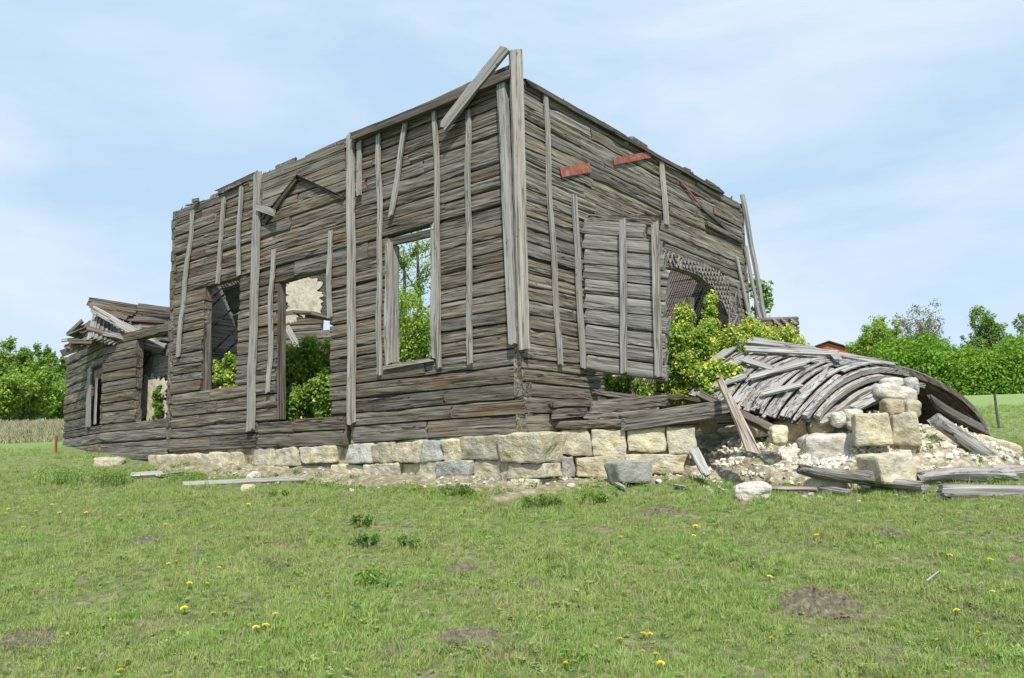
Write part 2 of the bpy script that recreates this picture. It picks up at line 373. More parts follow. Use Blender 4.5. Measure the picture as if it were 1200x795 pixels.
def log_wall(root, O, X, n, zs, span, openings=(), splits=(), seed=1, mat=None, depth=.2, amp=.013, skip=None, name='log', tweak=None, end_jit=.03, step=.22):
    """span(v)->(u0,u1); openings: (v0,v1,lo(v),hi(v)). Every log is an object of its own."""
    q = random.Random(seed); bn = [sn(seed * 100 + i) for i in range(len(zs))]
    Y = n if UP.cross(X).dot(n) > 0 else None   # right-handed when X, n, UP
    for k in range(len(zs) - 1):
        v = (zs[k] + zs[k + 1]) / 2; u0, u1 = span(v); iv = [(u0, u1)]
        for a, b_, lo, hi in openings:
            if a < v < b_: iv = subtract(iv, lo(v), hi(v))
        out = []
        for x, y in iv:
            cuts = [s + q.uniform(-.6, .6) for s in splits if x + .8 < s < y - .8 and q.random() < .55]
            pts = [x] + cuts + [y]
            out += [(pts[i] + (.006 if i else 0), pts[i + 1]) for i in range(len(pts) - 1)]
        for x, y in out:
            if y - x < .06: continue
            if skip and skip(k, x, y): continue
            x += q.uniform(-end_jit, end_jit) * .7; y += q.uniform(-end_jit, end_jit)
            L = y - x; z0 = zs[k]
            dz, dn, tilt = tweak(k, x, y) if tweak else (0, 0, 0)
            slip = q.uniform(-.006, .006)
            if Y is not None:
                bot = lambda s, x=x, k=k: zs[k] + amp * bn[k](x + s) - z0
                top = lambda s, x=x, k=k: zs[k + 1] + amp * bn[k + 1](x + s) - z0
                org = O + X * x + UP * (z0 + dz) + n * (dn + slip); Xv = X + UP * tilt
            else:
                bot = lambda s, y=y, k=k: zs[k] + amp * bn[k](y - s) - z0
                top = lambda s, y=y, k=k: zs[k + 1] + amp * bn[k + 1](y - s) - z0
                org = O + X * y + UP * (z0 + dz) + n * (dn + slip); Xv = -X + UP * tilt
            me = log_mesh(L, bot, top, seed * 1000 + k * 37 + int(x * 13), depth, step, mat=mat, groove=q.uniform(.8, 1.6), chips=.8)
            link(name, me, frame(org, Xv, n), root)

def plank_mesh(L, w0, w1, th, seed, mat, jag=(.0, .0), curve=0.0, wav=.006, step=.18):
    """board: x along, z across its width (centred), y is its front face"""
    q = random.Random(seed); n = max(3, int(L / step)); vs = []; fs = []; mb = MB()
    a, p = q.uniform(1, 3), q.uniform(0, 6); a2, p2 = q.uniform(1, 4), q.uniform(0, 6)
    for i in range(n + 1):
        f = i / n; x = L * f; w_ = (w0 + (w1 - w0) * f) / 2
        c = wav * math.sin(a * x + p) + curve * 4 * f * (1 - f); d = wav * .8 * math.sin(a2 * x + p2)
        j0 = jag[0] if i == 0 else jag[1] if i == n else 0
        rows = [(-1, 0), (-1, 1), (-.3, 1), (.35, 1), (1, 1), (1, 0)]
        for s, yy in rows:
            e = q.uniform(-j0, j0)
            vs.append((x + e + (s * .2 * j0), yy * th + d + q.uniform(-.0015, .0015), s * w_ + c + q.uniform(-.004, .004) * (abs(s) == 1)))
    for i in range(n):
        for j in range(6):
            A = i * 6 + j; B = i * 6 + (j + 1) % 6
            fs.append((A, A + 6, B + 6, B))
    fs.append(tuple(range(6))); fs.append(tuple(n * 6 + j for j in range(6))[::-1]); mb.add(vs, fs)
    return mb.mesh('plank', mat)
_ps = [100]
def plank(name, p0, p1, wd, th, front, mat, parent=None, w1=None, jag=(.03, .03), curve=0, wav=.006, **k):
    _ps[0] += 1; p0 = V(p0); p1 = V(p1)
    me = plank_mesh((p1 - p0).length, wd, w1 or wd, th, _ps[0], mat, jag, curve, wav)
    return link(name, me, frame(p0, p1 - p0, front), parent, **k)
def round_log(name, p0, p1, r0_, r1_, seed, mat, parent=None, bend=.03, n=10, **k):
    q = random.Random(seed); p0 = V(p0); p1 = V(p1); L = (p1 - p0).length; m_ = max(4, int(L / .2)); mb = MB(); vs = []; fs = []
    ra = [1 + q.uniform(-.18, .18) for _ in range(n)]
    for i in range(m_ + 1):
        f = i / m_; r_ = r0_ + (r1_ - r0_) * f
        for j in range(n):
            t_ = 2 * math.pi * j / n; rr = r_ * ra[j] * (1 + q.uniform(-.07, .07))
            vs.append((L * f + (q.uniform(-.04, .04) if i in (0, m_) else 0), rr * math.cos(t_) + bend * math.sin(3 * f + seed), rr * math.sin(t_) + bend * math.sin(math.pi * f)))
    for i in range(m_):
        for j in range(n): fs.append((i*n+j, i*n+(j+1)%n, (i+1)*n+(j+1)%n, (i+1)*n+j))
    fs.append(tuple(range(n))[::-1]); fs.append(tuple(m_*n+j for j in range(n))); mb.add(vs, fs)
    up = UP if abs((p1 - p0).normalized().z) < .9 else V((0, 1, 0))
    return link(name, mb.mesh('log', mat), frame(p0, p1 - p0, up), parent, **k)

import mathutils.noise as mn
def stone_mesh(sx_, sy_, sz_, seed, mat, rnd_=5.0, amp=.10, div=7):
    q = random.Random(seed); vs = []; fs = []; idx = {}
    o = V((q.uniform(0, 90), q.uniform(0, 90), q.uniform(0, 90)))
    sk = [q.uniform(-.12, .12) for _ in range(6)]
    def vert(p):
        key = tuple(round(c, 4) for c in p)
        if key in idx: return idx[key]
        d = (abs(p[0]) ** rnd_ + abs(p[1]) ** rnd_ + abs(p[2]) ** rnd_) ** (1 / rnd_)
        s = V((p[0] / d, p[1] / d, p[2] / d))
        s.x *= 1 + sk[0] * s.z + sk[1] * s.y; s.z *= 1 + sk[2] * s.x; s.y *= 1 + sk[3] * s.z
        v = V((s.x * sx_ / 2, s.y * sy_ / 2, s.z * sz_ / 2)); m_ = min(sx_, sy_, sz_)
        nn = mn.fractal(v * (1.6 / m_) + o, 1.0, 2.0, 4)
        v += s.normalized() * nn * amp * m_
        idx[key] = len(vs); vs.append(v); return idx[key]
    for ax in range(3):
        for sg in (-1, 1):
            for i in range(div):
                for j in range(div):
                    c = []
                    for a, b_ in ((0, 0), (1, 0), (1, 1), (0, 1)):
                        p = [0, 0, 0]; p[ax] = sg; p[(ax + 1) % 3] = -1 + 2 * (i + a) / div; p[(ax + 2) % 3] = -1 + 2 * (j + b_) / div
                        c.append(vert(p))
                    fs.append(tuple(c if sg > 0 else c[::-1]))
    mb = MB(); mb.v = [tuple(v) for v in vs]; mb.f = fs
    me = mb.mesh('stone', mat)
    return me
def stone_px(x0, y0, x1, y1, Y, seed, mat, depth=None, yaw=0, rnd_=5, amp=.1, name='stone', roll=0, parent=None, div=13, **k):
    if name == 'field_stone': Y = onground((x0 + x1) / 2, y1 - 3).y
    c = at((x0 + x1) / 2, (y0 + y1) / 2, Y); wd = (x1 - x0) * Y / F; ht = (y1 - y0) * Y / F; dp = depth or min(wd, ht * 1.6)
    c = c + V((0, dp / 2, 0))
    M = Matrix.Translation(c) @ Matrix.Rotation(yaw, 4, 'Z') @ Matrix.Rotation(roll, 4, 'Y')
    return link(name, stone_mesh(wd, dp, ht, seed, mat, rnd_, amp, div), M, parent, **k)

# ------------------------------------------------------------------ main ruin
ruin = empty('ruined_log_house', CO, 'large roofless log house with pale upright battens, empty windows and a tall corner post', 'ruined house')
def courses(n, h, seed, jit=.16):
    q = random.Random(seed); a = [1 + q.uniform(-jit, jit) for _ in range(n)]; s = sum(a); z = [0]
    for x in a: z.append(z[-1] + x * h / s)
    return z
zsL = courses(25, H, 5, .22); zsR = courses(25, H, 6, .22)
def opn(wfun, tl, tr, bl, br):
    a, b_, c, d = wfun(*tl), wfun(*tr), wfun(*bl), wfun(*br)
    v1 = (a[1] + b_[1]) / 2; v0 = (c[1] + d[1]) / 2
    ul = lambda v, p=a, q=c: q[0] + (p[0] - q[0]) * (v - v0) / (v1 - v0)
    ur = lambda v, p=b_, q=d: q[0] + (p[0] - q[0]) * (v - v0) / (v1 - v0)
    return (v0, v1, lambda v: min(ul(v), ur(v)), lambda v: max(ul(v), ur(v)))
W1 = opn(wL, (241, 338), (281, 330), (234, 462), (276, 460))
W2 = opn(wL, (325, 330), (387, 316), (322, 493), (387, 486))
W3 = opn(wL, (455, 276), (508, 262), (450, 429), (514, 421))
# put course lines on the heads and sills of the openings
def snap(zs, vals):
    for v in vals:
        i = min(range(1, len(zs) - 1), key=lambda i: abs(zs[i] - v)); zs[i] = v
    return sorted(zs)
zsL[0] = zsR[0] = -.07
zsL = snap(zsL, [W1[0], W1[1], W3[0], W3[1], W2[0]])
gA = wL(310, 257); gP = wL(352, 206); gB = wL(403, 230)   # gable-shaped gap in the outer boards
def tweakL(k, x, y):
    if zsL[k + 1] < .75 and 4.2 < (x + y) / 2 < 8.0 and y - x < 5: return (-.05, .07, .012)
    if zsL[k + 1] <= W2[0] + .05 and 4.2 < (x + y) / 2 < 8.2: return (-.03, .05, .0)
    return (0, 0, 0)
spl = [4.25, 7.6]
def splL():
    return spl
LOWGAP = (-.2, .72, lambda v: 4.32, lambda v: 4.50)
LOWGAP2 = (-.2, .55, lambda v: 7.35, lambda v: 7.55)
log_wall(ruin, CO, DL, NL, zsL, lambda v: (0.0, LL + .05 * math.sin(v * 5)), [W1, W2, W3, LOWGAP, LOWGAP2], [2.2, 4.2, 6.2, 7.8, 9.4], 11, M_LOG, tweak=tweakL)
# right wall: upper logs run through, lower ones stop at the broken doorway
dL0 = wR(690, 440)[0]; dL1 = wR(690, 250)[0]; DT = wR(690, 250)[1]; DB = wR(700, 470)[1]
aT = wR(778, 285); aR = wR(862, 400)
def arch_hi(v):
    pts = [(wR(778, 292)), (wR(812, 303)), (wR(846, 325)), (wR(862, 350)), (wR(866, 395))]
    vs_ = [p[1] for p in pts]; us_ = [p[0] for p in pts]
    return float(np.interp(v, vs_[::-1], us_[::-1]))
def arch_lo(v):
    return wR(694, 440)[0] if v < DT else aT[0]
topA = wR(778, 292)[1]
OR1 = (-1, DT, lambda v: dL0 + .30 + .08 * math.sin(v * 9), lambda v: max(arch_hi(v), dL0 + .3) if v < topA + .1 else aT[0] + .1)
log_wall(ruin, CO, DR, NR, zsR, lambda v: (0.0, LR + .06 * math.sin(v * 4)), [OR1], [2.6, 5.2, 7.7], 12, M_LOGR,
         amp=.018)
# dark packing between the corner logs
def wall_pt(which, px, py, out=0.0):
    if which == 'L': u, v = wL(px, py); return CO + DL * u + UP * v + NL * out
    if which == 'S': u, v = wS(px, py); return SP0 + DS * u + UP * v + NS * out
    u, v = wR(px, py); return CO + DR * u + UP * v + NR * out
def batten(which, x0, y0, x1, y1, wpx, out=.028, th=.045, mat=M_BAT, name='batten', jag=(.03, .03), w1=None, wav=.018, **k):
    n = NL if which == 'L' else NR
    a = wall_pt(which, x0, y0, out); b_ = wall_pt(which, x1, y1, out); Y = (a.y + b_.y) / 2
    obl = abs((DL if which == 'L' else DR).x)      # foreshortening of the wall
    fx = (DL if which == 'L' else DR); mid = (a + b_) / 2
    # world width of wpx pixels along the wall
    u0_, _ = (wL if which == 'L' else wR)((x0 + x1) / 2 - wpx / 2, (y0 + y1) / 2); u1_, _ = (wL if which == 'L' else wR)((x0 + x1) / 2 + wpx / 2, (y0 + y1) / 2)
    wd = abs(u1_ - u0_) * .64
    return plank(name, b_, a, wd * (w1 or 1), th, n, mat, ruin, w1=wd, jag=jag, wav=wav, **k)
for a in [(228, 248, 210, 418, 5.5), (265, 233, 257, 333, 5.5), (284, 220, 281, 323, 5), (322, 293, 317, 460, 6), (389, 272, 388, 372, 6.5),
          (423, 168, 423, 230, 7), (446, 158, 447, 440, 7), (477, 146, 461, 254, 7), (512, 130, 517, 432, 7.5), (550, 131, 553, 426, 8)]:
    batten('L', *a)
batten('L', 305, 203, 296, 504, 11, th=.07, name='wall_post', wav=.008, jag=(.05, .06))
batten('L', 313, 204, 313, 240, 6, th=.05)
batten('L', 414, 159, 415, 498, 11, th=.08, name='wall_post', wav=.008, jag=(.05, .05))
for a in [(636, 108, 653, 428, 6.5), (671, 229, 680, 432, 8), (773, 190, 779, 264, 7), (862, 303, 876, 378, 4.5), (872, 288, 888, 378, 4.5)]:
    batten('R', *a)
batten('R', 867, 228, 895, 382, 5, th=.07, name='wall_post')
# corner posts
batten('L', 592, 96, 606, 404, 15, out=.03, th=.10, name='corner_post', jag=(.03, .03), wav=.004)
pc = CO + NL * .03 + NR * .02
plank('corner_post', pc + UP * (wL(618, 410)[1]), pc + UP * (H + .42) - DL * .04, .18, .12, (NR * .8 + NL * .6), M_BAT, ruin, w1=.22, jag=(.03, .05), wav=.004)
# brace over the corner, eaves boards
def wp(which, px, py, o): return wall_pt(which, px, py, o)
plank('brace', wp('L', 527, 152, .14), wp('L', 600, 62, .16), .22, .06, NL, M_BAT, ruin, jag=(.05, .04))
plank('eaves_board', wp('L', 420, 163, .02), wp('L', 605, 91, .02), .16, .17, NL, M_DARKW, ruin, jag=(.06, .03))
plank('eaves_board', wp('L', 362, 186, -.08), wp('L', 604, 79, -.08), .17, .10, NL, M_LOG, ruin, jag=(.12, .05))
plank('eaves_board', wp('L', 362, 190, .02), wp('L', 418, 168, .02), .12, .08, NL, M_LOG, ruin, jag=(.12, .05))
plank('eaves_board', wp('L', 255, 226, -.05), wp('L', 300, 205, -.05), .13, .08, NL, M_DARKW, ruin, jag=(.12, .05))
plank('eaves_board', wp('R', 614, 98, .02), wp('R', 730, 162, .02), .10, .06, NR, M_DARKW, ruin, jag=(.08, .1))
plank('eaves_board', wp('R', 716, 156, .03), wp('R', 842, 226, .03), .09, .07, NR, M_DARKW, ruin, jag=(.08, .1))
# splinters along the top of the walls
q = random.Random(4)
mb = MB()
for i in range(90):
    if q.random() < .6: u = q.uniform(.2, LR - .6); base = CO + DR * u; n = NR; X = DR
    else: u = q.uniform(1.5, LL); base = CO + DL * u; n = NL; X = DL
    p = base + UP * (H - .02) - n * q.uniform(-.04, .15); l = q.uniform(.03, .13)
    mb.tube([p, p + V((q.uniform(-.08, .08), q.uniform(-.08, .08), l))], [q.uniform(.01, .03), .004], 4)
link('splinters', mb.mesh('splinters', M_DARKW), None, ruin, kind='stuff')
for wl, us, n_, X in (('L', (1.0, LL), NL, DL), ('R', (.5, LR), NR, DR)):
    mb = MB()
    for i in range(34):
        u = q.uniform(*us); l = q.uniform(.15, .7); hh = q.uniform(.03, .11); o_ = -q.uniform(-.02, .22); a = CO + X * u + UP * (H - .02) + n_ * o_
        rt_ = X * l + UP * q.uniform(-.05, .06); sd_ = n_ * q.uniform(.05, .12)
        c8 = [a, a + rt_, a + rt_ + sd_, a + sd_]; tp = [p + UP * (hh * q.uniform(.3, 1.2)) + X * q.uniform(-.06, .06) for p in c8]
        mb.add(c8 + tp, [(0,3,2,1),(4,5,6,7),(0,1,5,4),(1,2,6,5),(2,3,7,6),(3,0,4,7)])
    M = Matrix.Translation(CO); mb.v = [tuple(V(p) - CO) for p in mb.v]
    link('wall_top_debris', mb.mesh('debris', M_LOG), M, ruin, kind='stuff')
# outer boards around the gable-shaped gap
def face_poly(which, pts, out, th, mat, name):
    """pts in wall (u, v); a board with that outline"""
    X, n = (DL, NL) if which == 'L' else (DR, NR); O = CO + n * out
    P = [CO + X * u + UP * v + n * out for u, v in pts]; Q = [p + n * th for p in P]; k = len(P)
    M = frame(P[0], (X if UP.cross(X).dot(n) > 0 else -X), n); Mi = M.inverted()
    mb = MB(); mb.add([Mi @ p for p in P] + [Mi @ p for p in Q], [tuple(range(k)), tuple(range(k, 2 * k))[::-1]] + [(i, (i + 1) % k, k + (i + 1) % k, k + i) for i in range(k)])
    return link(name, mb.mesh('board', mat), M, ruin)
uL = wL(311.5, 240)[0]; uR_ = wL(410, 180)[0] + .05
vT = H - .02
nb = 5; vb = [gA[1], gA[1] + (vT - gA[1]) * .2, gA[1] + (vT - gA[1]) * .40, gA[1] + (vT - gA[1]) * .60, gA[1] + (vT - gA[1]) * .8, vT]
def edge(v, A, P):
    f = (v - A[1]) / (P[1] - A[1]); return A[0] + (P[0] - A[0]) * max(0, min(1, f))
for i in range(nb):
    a, b_ = vb[i] + .008, vb[i + 1] - .008
    if a < gP[1]:
        bb = min(b_, gP[1])
        face_poly('L', [(uL, a), (edge(a, gA, gP), a), (edge(bb, gA, gP), bb)] + ([(gP[0], b_)] if bb < b_ else []) + [(uL, b_)], .035 + .006 * i, .05, M_LOGR, 'outer_board')
        if b_ > gB[1]:
            a2 = max(a, gB[1])
            face_poly('L', [(uR_, a2), (uR_, b_)] + ([(gP[0] - .01, b_)] if bb < b_ else []) + [(edge(bb, gB, gP) , bb), (edge(a2, gB, gP), a2)], .035 + .006 * i, .05, M_LOGR, 'outer_board')
    else:
        face_poly('L', [(uL, a), (uR_, a), (uR_, b_), (uL, b_)], .035 + .006 * i, .05, M_LOGR, 'outer_board')
plank('gable_trim', wp('L', 306, 244, .10), wp('L', 330, 252, .16), .15, .05, NL, M_BAT, ruin)
plank('gable_trim', wp('L', 312, 262, .02), wp('L', 350, 210, .02), .10, .05, NL, M_DARKW, ruin)
plank('gable_trim', wp('L', 352, 207, .02), wp('L', 404, 232, .02), .07, .04, NL, M_DARKW, ruin)
# window frames
def wbox(tl, bl, wpx, out, th, name='window_board', which='L', **k):
    return batten(which, tl[0], tl[1], bl[0], bl[1], wpx, out=out, th=th, name=name, **k)
wbox((455, 284), (454, 428), 7, -.03, .06, jag=(.04, .10), name='window_jamb')
wbox((510, 258), (511, 420), 10, -.02, .07, jag=(.03, .22), name='window_jamb')
u3a, u3b = wL(467, 350)[0], wL(503, 350)[0]
def reveal(px, y0, y1, name='window_reveal', d=.2, mat=M_BAT, off=.0):
    a = wall_pt('L', px, y1, off); b_ = wall_pt('L', px, y0, off)
    me = plank_mesh((b_ - a).length, d, d, .03, int(px), mat, (.02, .05))
    X = (b_ - a); M = frame(a - NL * (d / 2), X, DL); link(name, me, M, ruin)
reveal(459, 284, 424, mat=M_BAT); reveal(506, 262, 418); reveal(326, 332, 492, mat=M_LOG); reveal(239, 342, 462, mat=M_LOG)
plank('window_sill', wp('L', 452, 431, -.10), wp('L', 508, 422, -.10), .07, .18, NL, M_BAT, ruin)
plank('window_head', wp('L', 456, 284, -.1), wp('L', 506, 272, -.1), .14, .08, NL, M_DARKW, ruin)
# red tin strips on the right wall
for (x0, y0), (x1, y1), wd, lab in (((655, 203), (689, 197), .19, None), ((717, 190), (760, 182), .14, None), ((795, 212), (822, 245), .05, 'thin rusty red strip slanting down')):
    plank('tin_strip', wp('R', x0, y0, .03), wp('R', x1, y1, .04), wd, .02, NR, M_RED, ruin, jag=(.005, .005), wav=.002)
plank('split_board', wp('R', 820, 243, .03), wp('R', 862, 280, .03), .10, .04, NR, M_DARKW, ruin)
plank('split_board', wp('R', 826, 262, .03), wp('R', 868, 284, .02), .12, .05, NR, M_LOG, ruin)

# ---- foundation stones (parts of the house)
def found(which, px0, py0, px1, py1, seed, mat=M_ST, out=.06, dep=.5, amp=.09):
    fn = {'L': wL, 'R': wR, 'S': wS}[which]; X, n = {'L': (DL, NL), 'R': (DR, NR), 'S': (DS, NS)}[which]; OO = SP0 if which == 'S' else CO
    u0_, va = fn(px0, (py0 + py1) / 2); u1_, vb_ = fn(px1, (py0 + py1) / 2); xm = (px0 + px1) / 2
    vt = fn(xm, py0)[1]; vl = fn(xm, py1)[1]
    L = abs(u1_ - u0_); hgt = vt - vl; c = OO + X * ((u0_ + u1_) / 2) + UP * ((vt + vl) / 2) - n * (dep / 2 - out)
    link('foundation_stone', stone_mesh(L * 1.0, dep, hgt, seed, mat, 18, amp * .95, 13), frame(c, X, n), ruin)
s = 0
for a in [(178, 533, 214, 553), (214, 532, 246, 553), (248, 530, 282, 551), (297, 526, 324, 546), (324, 525, 352, 546), (352, 523, 396, 543),
          (410, 520, 438, 543), (438, 519, 462, 543), (462, 518, 496, 542), (496, 516, 520, 541), (520, 515, 543, 541), (543, 511, 587, 539)]:
    s += 1; found('L', *a, 40 + s, M_STG if s in (7, 10) else M_ST, out=.06 + .03 * (s % 2))
found('L', 589, 508, 640, 543, 60, M_ST, out=.14, dep=.7)
for a in [(214, 553, 250, 562), (300, 546, 340, 558), (340, 546, 385, 562), (390, 545, 432, 566), (432, 543, 470, 567), (470, 543, 494, 567), (494, 541, 515, 570), (515, 540, 554, 568), (554, 539, 594, 566), (596, 543, 640, 561), (598, 561, 636, 572)]:
    s += 1; found('L', *a, 40 + s, M_STG if s % 5 == 0 else M_ST, out=.0 + .05 * (s % 3), amp=.10)
for a in [(652, 503, 694, 534), (694, 503, 733, 534), (734, 502, 782, 530), (783, 500, 814, 533)]:
    s += 1; found('S', *a, 40 + s, M_ST, out=.04)
for a in [(644, 536, 674, 560), (674, 535, 735, 560), (737, 533, 800, 556)]:
    s += 1; found('S', *a, 40 + s, [M_ST, M_STG, M_ST][s % 3], out=.08, amp=.13)

# rough masonry behind the face stones, and the earth floor inside
for X, n, L in ((DL, NL, LL), (DR, NR, 7.2), (DS, NS, 2.3)):
    mb = MB(); M = frame(SP0 if X is DS else CO, X if UP.cross(X).dot(n) > 0 else -X, n); sx_ = 1 if UP.cross(X).dot(n) > 0 else -1
    a, b_ = sorted((0.0, sx_ * L)); mb.box((a, -.62, -1.1), (b_, -.10, -.075)); link('foundation_core', mb.mesh('core', M_RUB), M, ruin)
# ---- inner and far walls
LE = CO + DL * LL; RE = CO + DR * LR
NBi = V((DR.y, -DR.x, 0)); NBi = NBi if NBi.y < 0 else -NBi   # far-left wall, inner side looks right and forward
zsB = courses(23, H, 8)
def arch_open(s0, s1, vs0, vt_):
    m_ = (s0 + s1) / 2; hw = (s1 - s0) / 2
    def half(v):
        if v < vs0: return hw
        f = (v - vs0) / (vt_ - vs0); return hw * math.sqrt(max(0, 1 - f * f))
    return (0.5, vt_, lambda v: m_ - half(v), lambda v: m_ + half(v))
BO = arch_open(2.5, 6.0, 3.25, 3.95)
def topB(u): return H if u < 6.6 else max(1.6, H - (u - 6.6) * 6)
log_wall(ruin, LE, DR, NBi, zsB, lambda v: (0, 6.9 if v > 2.0 else 9.8), [BO], [3, 6], 14, M_LOG, step=.5)
def lath_panel(O, X, n, region, u0_, u1_, v0_, v1_, out, name, pitch=.075, wd=.042, slope=1.0, mat=M_LATH, board=True):
    mb = MB(); M = frame(O, X if UP.cross(X).dot(n) > 0 else -X, n); Mi = M.inverted()
    Lc = (u1_ - u0_) + (v1_ - v0_); k = 0; c = -(v1_ - v0_) * slope
    qq = random.Random(5)
    while c < (u1_ - u0_) + (v1_ - v0_):
        run = None; st = .06; vprev = v0_; segs = []
        vv_ = v0_
        while vv_ <= v1_ + 1e-6:
            u = u0_ + c + slope * (vv_ - v0_) if slope > 0 else u0_ + c - (-slope) * (vv_ - v0_)
            ok = u0_ <= u <= u1_ and region(u, vv_)
            if ok and run is None: run = (u, vv_)
            if (not ok or vv_ + st > v1_) and run is not None:
                if vv_ - run[1] > .1 and qq.random() > .06: segs.append((run, (u, vv_)))
                run = None
            vv_ += st
        for (ua, va), (ub, vb_) in segs:
            a = O + X * ua + UP * va + n * out; b_ = O + X * ub + UP * vb_ + n * out
            d = (b_ - a).normalized(); s_ = d.cross(n).normalized() * wd / 2; t_ = n * (.012 + qq.uniform(0, .006))
            vs = [Mi @ x for x in (a - s_, a + s_, b_ + s_, b_ - s_, a - s_ + t_, a + s_ + t_, b_ + s_ + t_, b_ - s_ + t_)]
            mb.add(vs, [(0,3,2,1),(4,5,6,7),(0,1,5,4),(1,2,6,5),(2,3,7,6),(3,0,4,7)])
        c += pitch
    return link(name, mb.mesh('laths', mat), M, ruin, kind='stuff')
def inB(u, v):
    return not (BO[0] < v < BO[1] + .02 and BO[2](v) < u < BO[3](v))
lath_panel(LE, DR, NBi, inB, .1, 6.7, .8, 5.6, .03, 'wall_laths')
lath_panel(LE, DR, NBi, inB, .1, 6.7, .8, 5.6, .05, 'wall_laths', slope=-1.0, pitch=.11)
def blob(O, X, n, cu, cv, ru, rv, out, th, seed, mat, name):
    qq = random.Random(seed); k = 90; P = []
    o = qq.uniform(0, 50)
    for i in range(k):
        a = 2 * math.pi * i / k; r_ = 1 + .5 * mn.noise(V((math.cos(a) * 1.6 + o, math.sin(a) * 1.6, o))) + .45 * mn.noise(V((math.cos(a) * 6 + o, math.sin(a) * 6, o)))
        P.append(O + X * (cu + ru * r_ * math.cos(a)) + UP * (cv + rv * r_ * math.sin(a)) + n * out)
    M = frame(P[0], X if UP.cross(X).dot(n) > 0 else -X, n); Mi = M.inverted(); mb = MB()
    mb.add([Mi @ p for p in P] + [Mi @ (p + n * th) for p in P], [tuple(range(k)), tuple(range(k, 2 * k))[::-1]] + [(i, (i + 1) % k, k + (i + 1) % k, k + i) for i in range(k)])
    return link(name, mb.mesh('patch', mat), M, ruin)
def onB(px, py): return on_wall(px, py, LE, DR, NBi)
b1 = onB(352, 348)
blob(LE, DR, NBi, b1[0], b1[1], .75, .66, .07, .02, 3, M_PLASTER, 'plaster_patch')
bb = onB(338, 372); blob(LE, DR, NBi, bb[0], bb[1], .25, .2, .07, .018, 4, M_PLASTER, 'plaster_patch')
# arch trim board
prev = None
for i in range(9):
    f = math.pi * (i / 8); u = (BO[2](0) + BO[3](0)) / 2 - math.cos(f) * 1.75; v = 3.25 + .72 * math.sin(f)
    p = LE + DR * u + UP * v + NBi * .05
    if prev is not None: plank('arch_trim', prev, p, .10, .06, NBi, M_LATH, ruin, jag=(0, 0), wav=0)
    prev = p
# corner ceiling boards with holes, seen through the left window
Lp = [at(262, 338, 20.9), at(298, 322, 20.0), at(300, 415, 20.2), at(283, 410, 21.0)]
for i in range(9):
    f = (i + .5) / 9
    if i in (3, 6): 
        a = at(262 + 26 * f, 338 + 72 * f, 20.9); b_ = at(280 + 4 * f, 332 + 74 * f, 20.6)
        plank('ceiling_board', a, b_, .16, .03, V((.3, -1, -.2)), M_VAULT, ruin); continue
    a = at(262 + 24 * f, 338 + 72 * f, 20.9); b_ = at(306, 322 + 84 * f, 20.1)
    plank('ceiling_board', a, b_, .19, .03, V((.3, -1, -.2)), M_VAULT, ruin)
# roofed dark corner: a ceiling remnant over the left end
pts = []
for i in range(0):
    s0 = .1 + i * .3
    plank('ceiling_board', LE + DR * s0 + UP * 4.9 - DL * .2, LE + DR * s0 + UP * (4.9 + .1 * math.sin(i)) - DL * 3.0, .27, .03, -UP, M_DARKW, ruin)
# far-right wall
zsF = courses(23, H, 9)
NFi = V((-DL.y, DL.x, 0)); NFi = NFi if NFi.y < 0 else -NFi
def onF(px, py): return on_wall(px, py, RE, DL, NFi)
fo = (1.0, onF(792, 347)[1], lambda v: onF(812, 380)[0], lambda v: onF(785, 380)[0] + .5)
log_wall(ruin, RE, DL, NFi, zsF, lambda v: (0, 3.9 if v > 2.6 else 7.5), [], [3], 15, M_LOG, step=.5)
lath_panel(RE, DL, NFi, lambda u, v: True, .1, 3.8, .8, 5.6, .03, 'wall_laths', slope=-.55)
bf = onF(788, 306); blob(RE, DL, NFi, bf[0] + .3, bf[1] + .1, .8, .4, .06, .02, 9, M_PLASTER, 'plaster_patch')
# curved lath band under the head of the broken doorway
up_ = [wR(776, 290), (wR(800, 296)), wR(822, 306), wR(842, 320), wR(856, 338), wR(864, 356), wR(868, 372)]
lo_ = [wR(776, 312), (wR(800, 316)), wR(818, 322), wR(832, 334), wR(842, 350), wR(851, 368), wR(858, 392)]
mb = MB(); Mx = frame(CO, -DR, NR); Mi = Mx.inverted(); K = len(up_); vs = []
for (a, b_) in zip(up_, lo_):
    for dpt in (.0, -.22):
        vs.append(Mi @ (CO + DR * a[0] + UP * a[1] + NR * dpt)); vs.append(Mi @ (CO + DR * b_[0] + UP * b_[1] + NR * dpt))
fs = []
for i in range(K - 1):
    a = i * 4; c = a + 4
    fs += [(a, a + 1, c + 1, c), (a + 2, c + 2, c + 3, a + 3), (a + 1, a + 3, c + 3, c + 1), (a, c, c + 2, a + 2)]
fs += [(0, 2, 3, 1), ((K-1)*4, (K-1)*4+1, (K-1)*4+3, (K-1)*4+2)]
mb.add(vs, fs); link('arch_band', mb.mesh('arch_band', M_LATH), Mx, ruin)
def inband(u, v):
    us_ = [p[0] for p in up_]; a = float(np.interp(u, us_, [p[1] for p in up_])); us2 = [p[0] for p in lo_]; b_ = float(np.interp(u, us2, [p[1] for p in lo_])) if u < us2[-1] else 99
    return b_ < v < a
lath_panel(CO, DR, NR, inband, up_[0][0], up_[-1][0], lo_[-1][1], up_[0][1], .01, 'arch_laths', pitch=.17, wd=.055, slope=.7, mat=M_BAT)
lath_panel(CO, DR, NR, inband, up_[0][0], up_[-1][0], lo_[-1][1], up_[0][1], .022, 'arch_laths', pitch=.21, wd=.05, slope=-.9, mat=M_LATH)
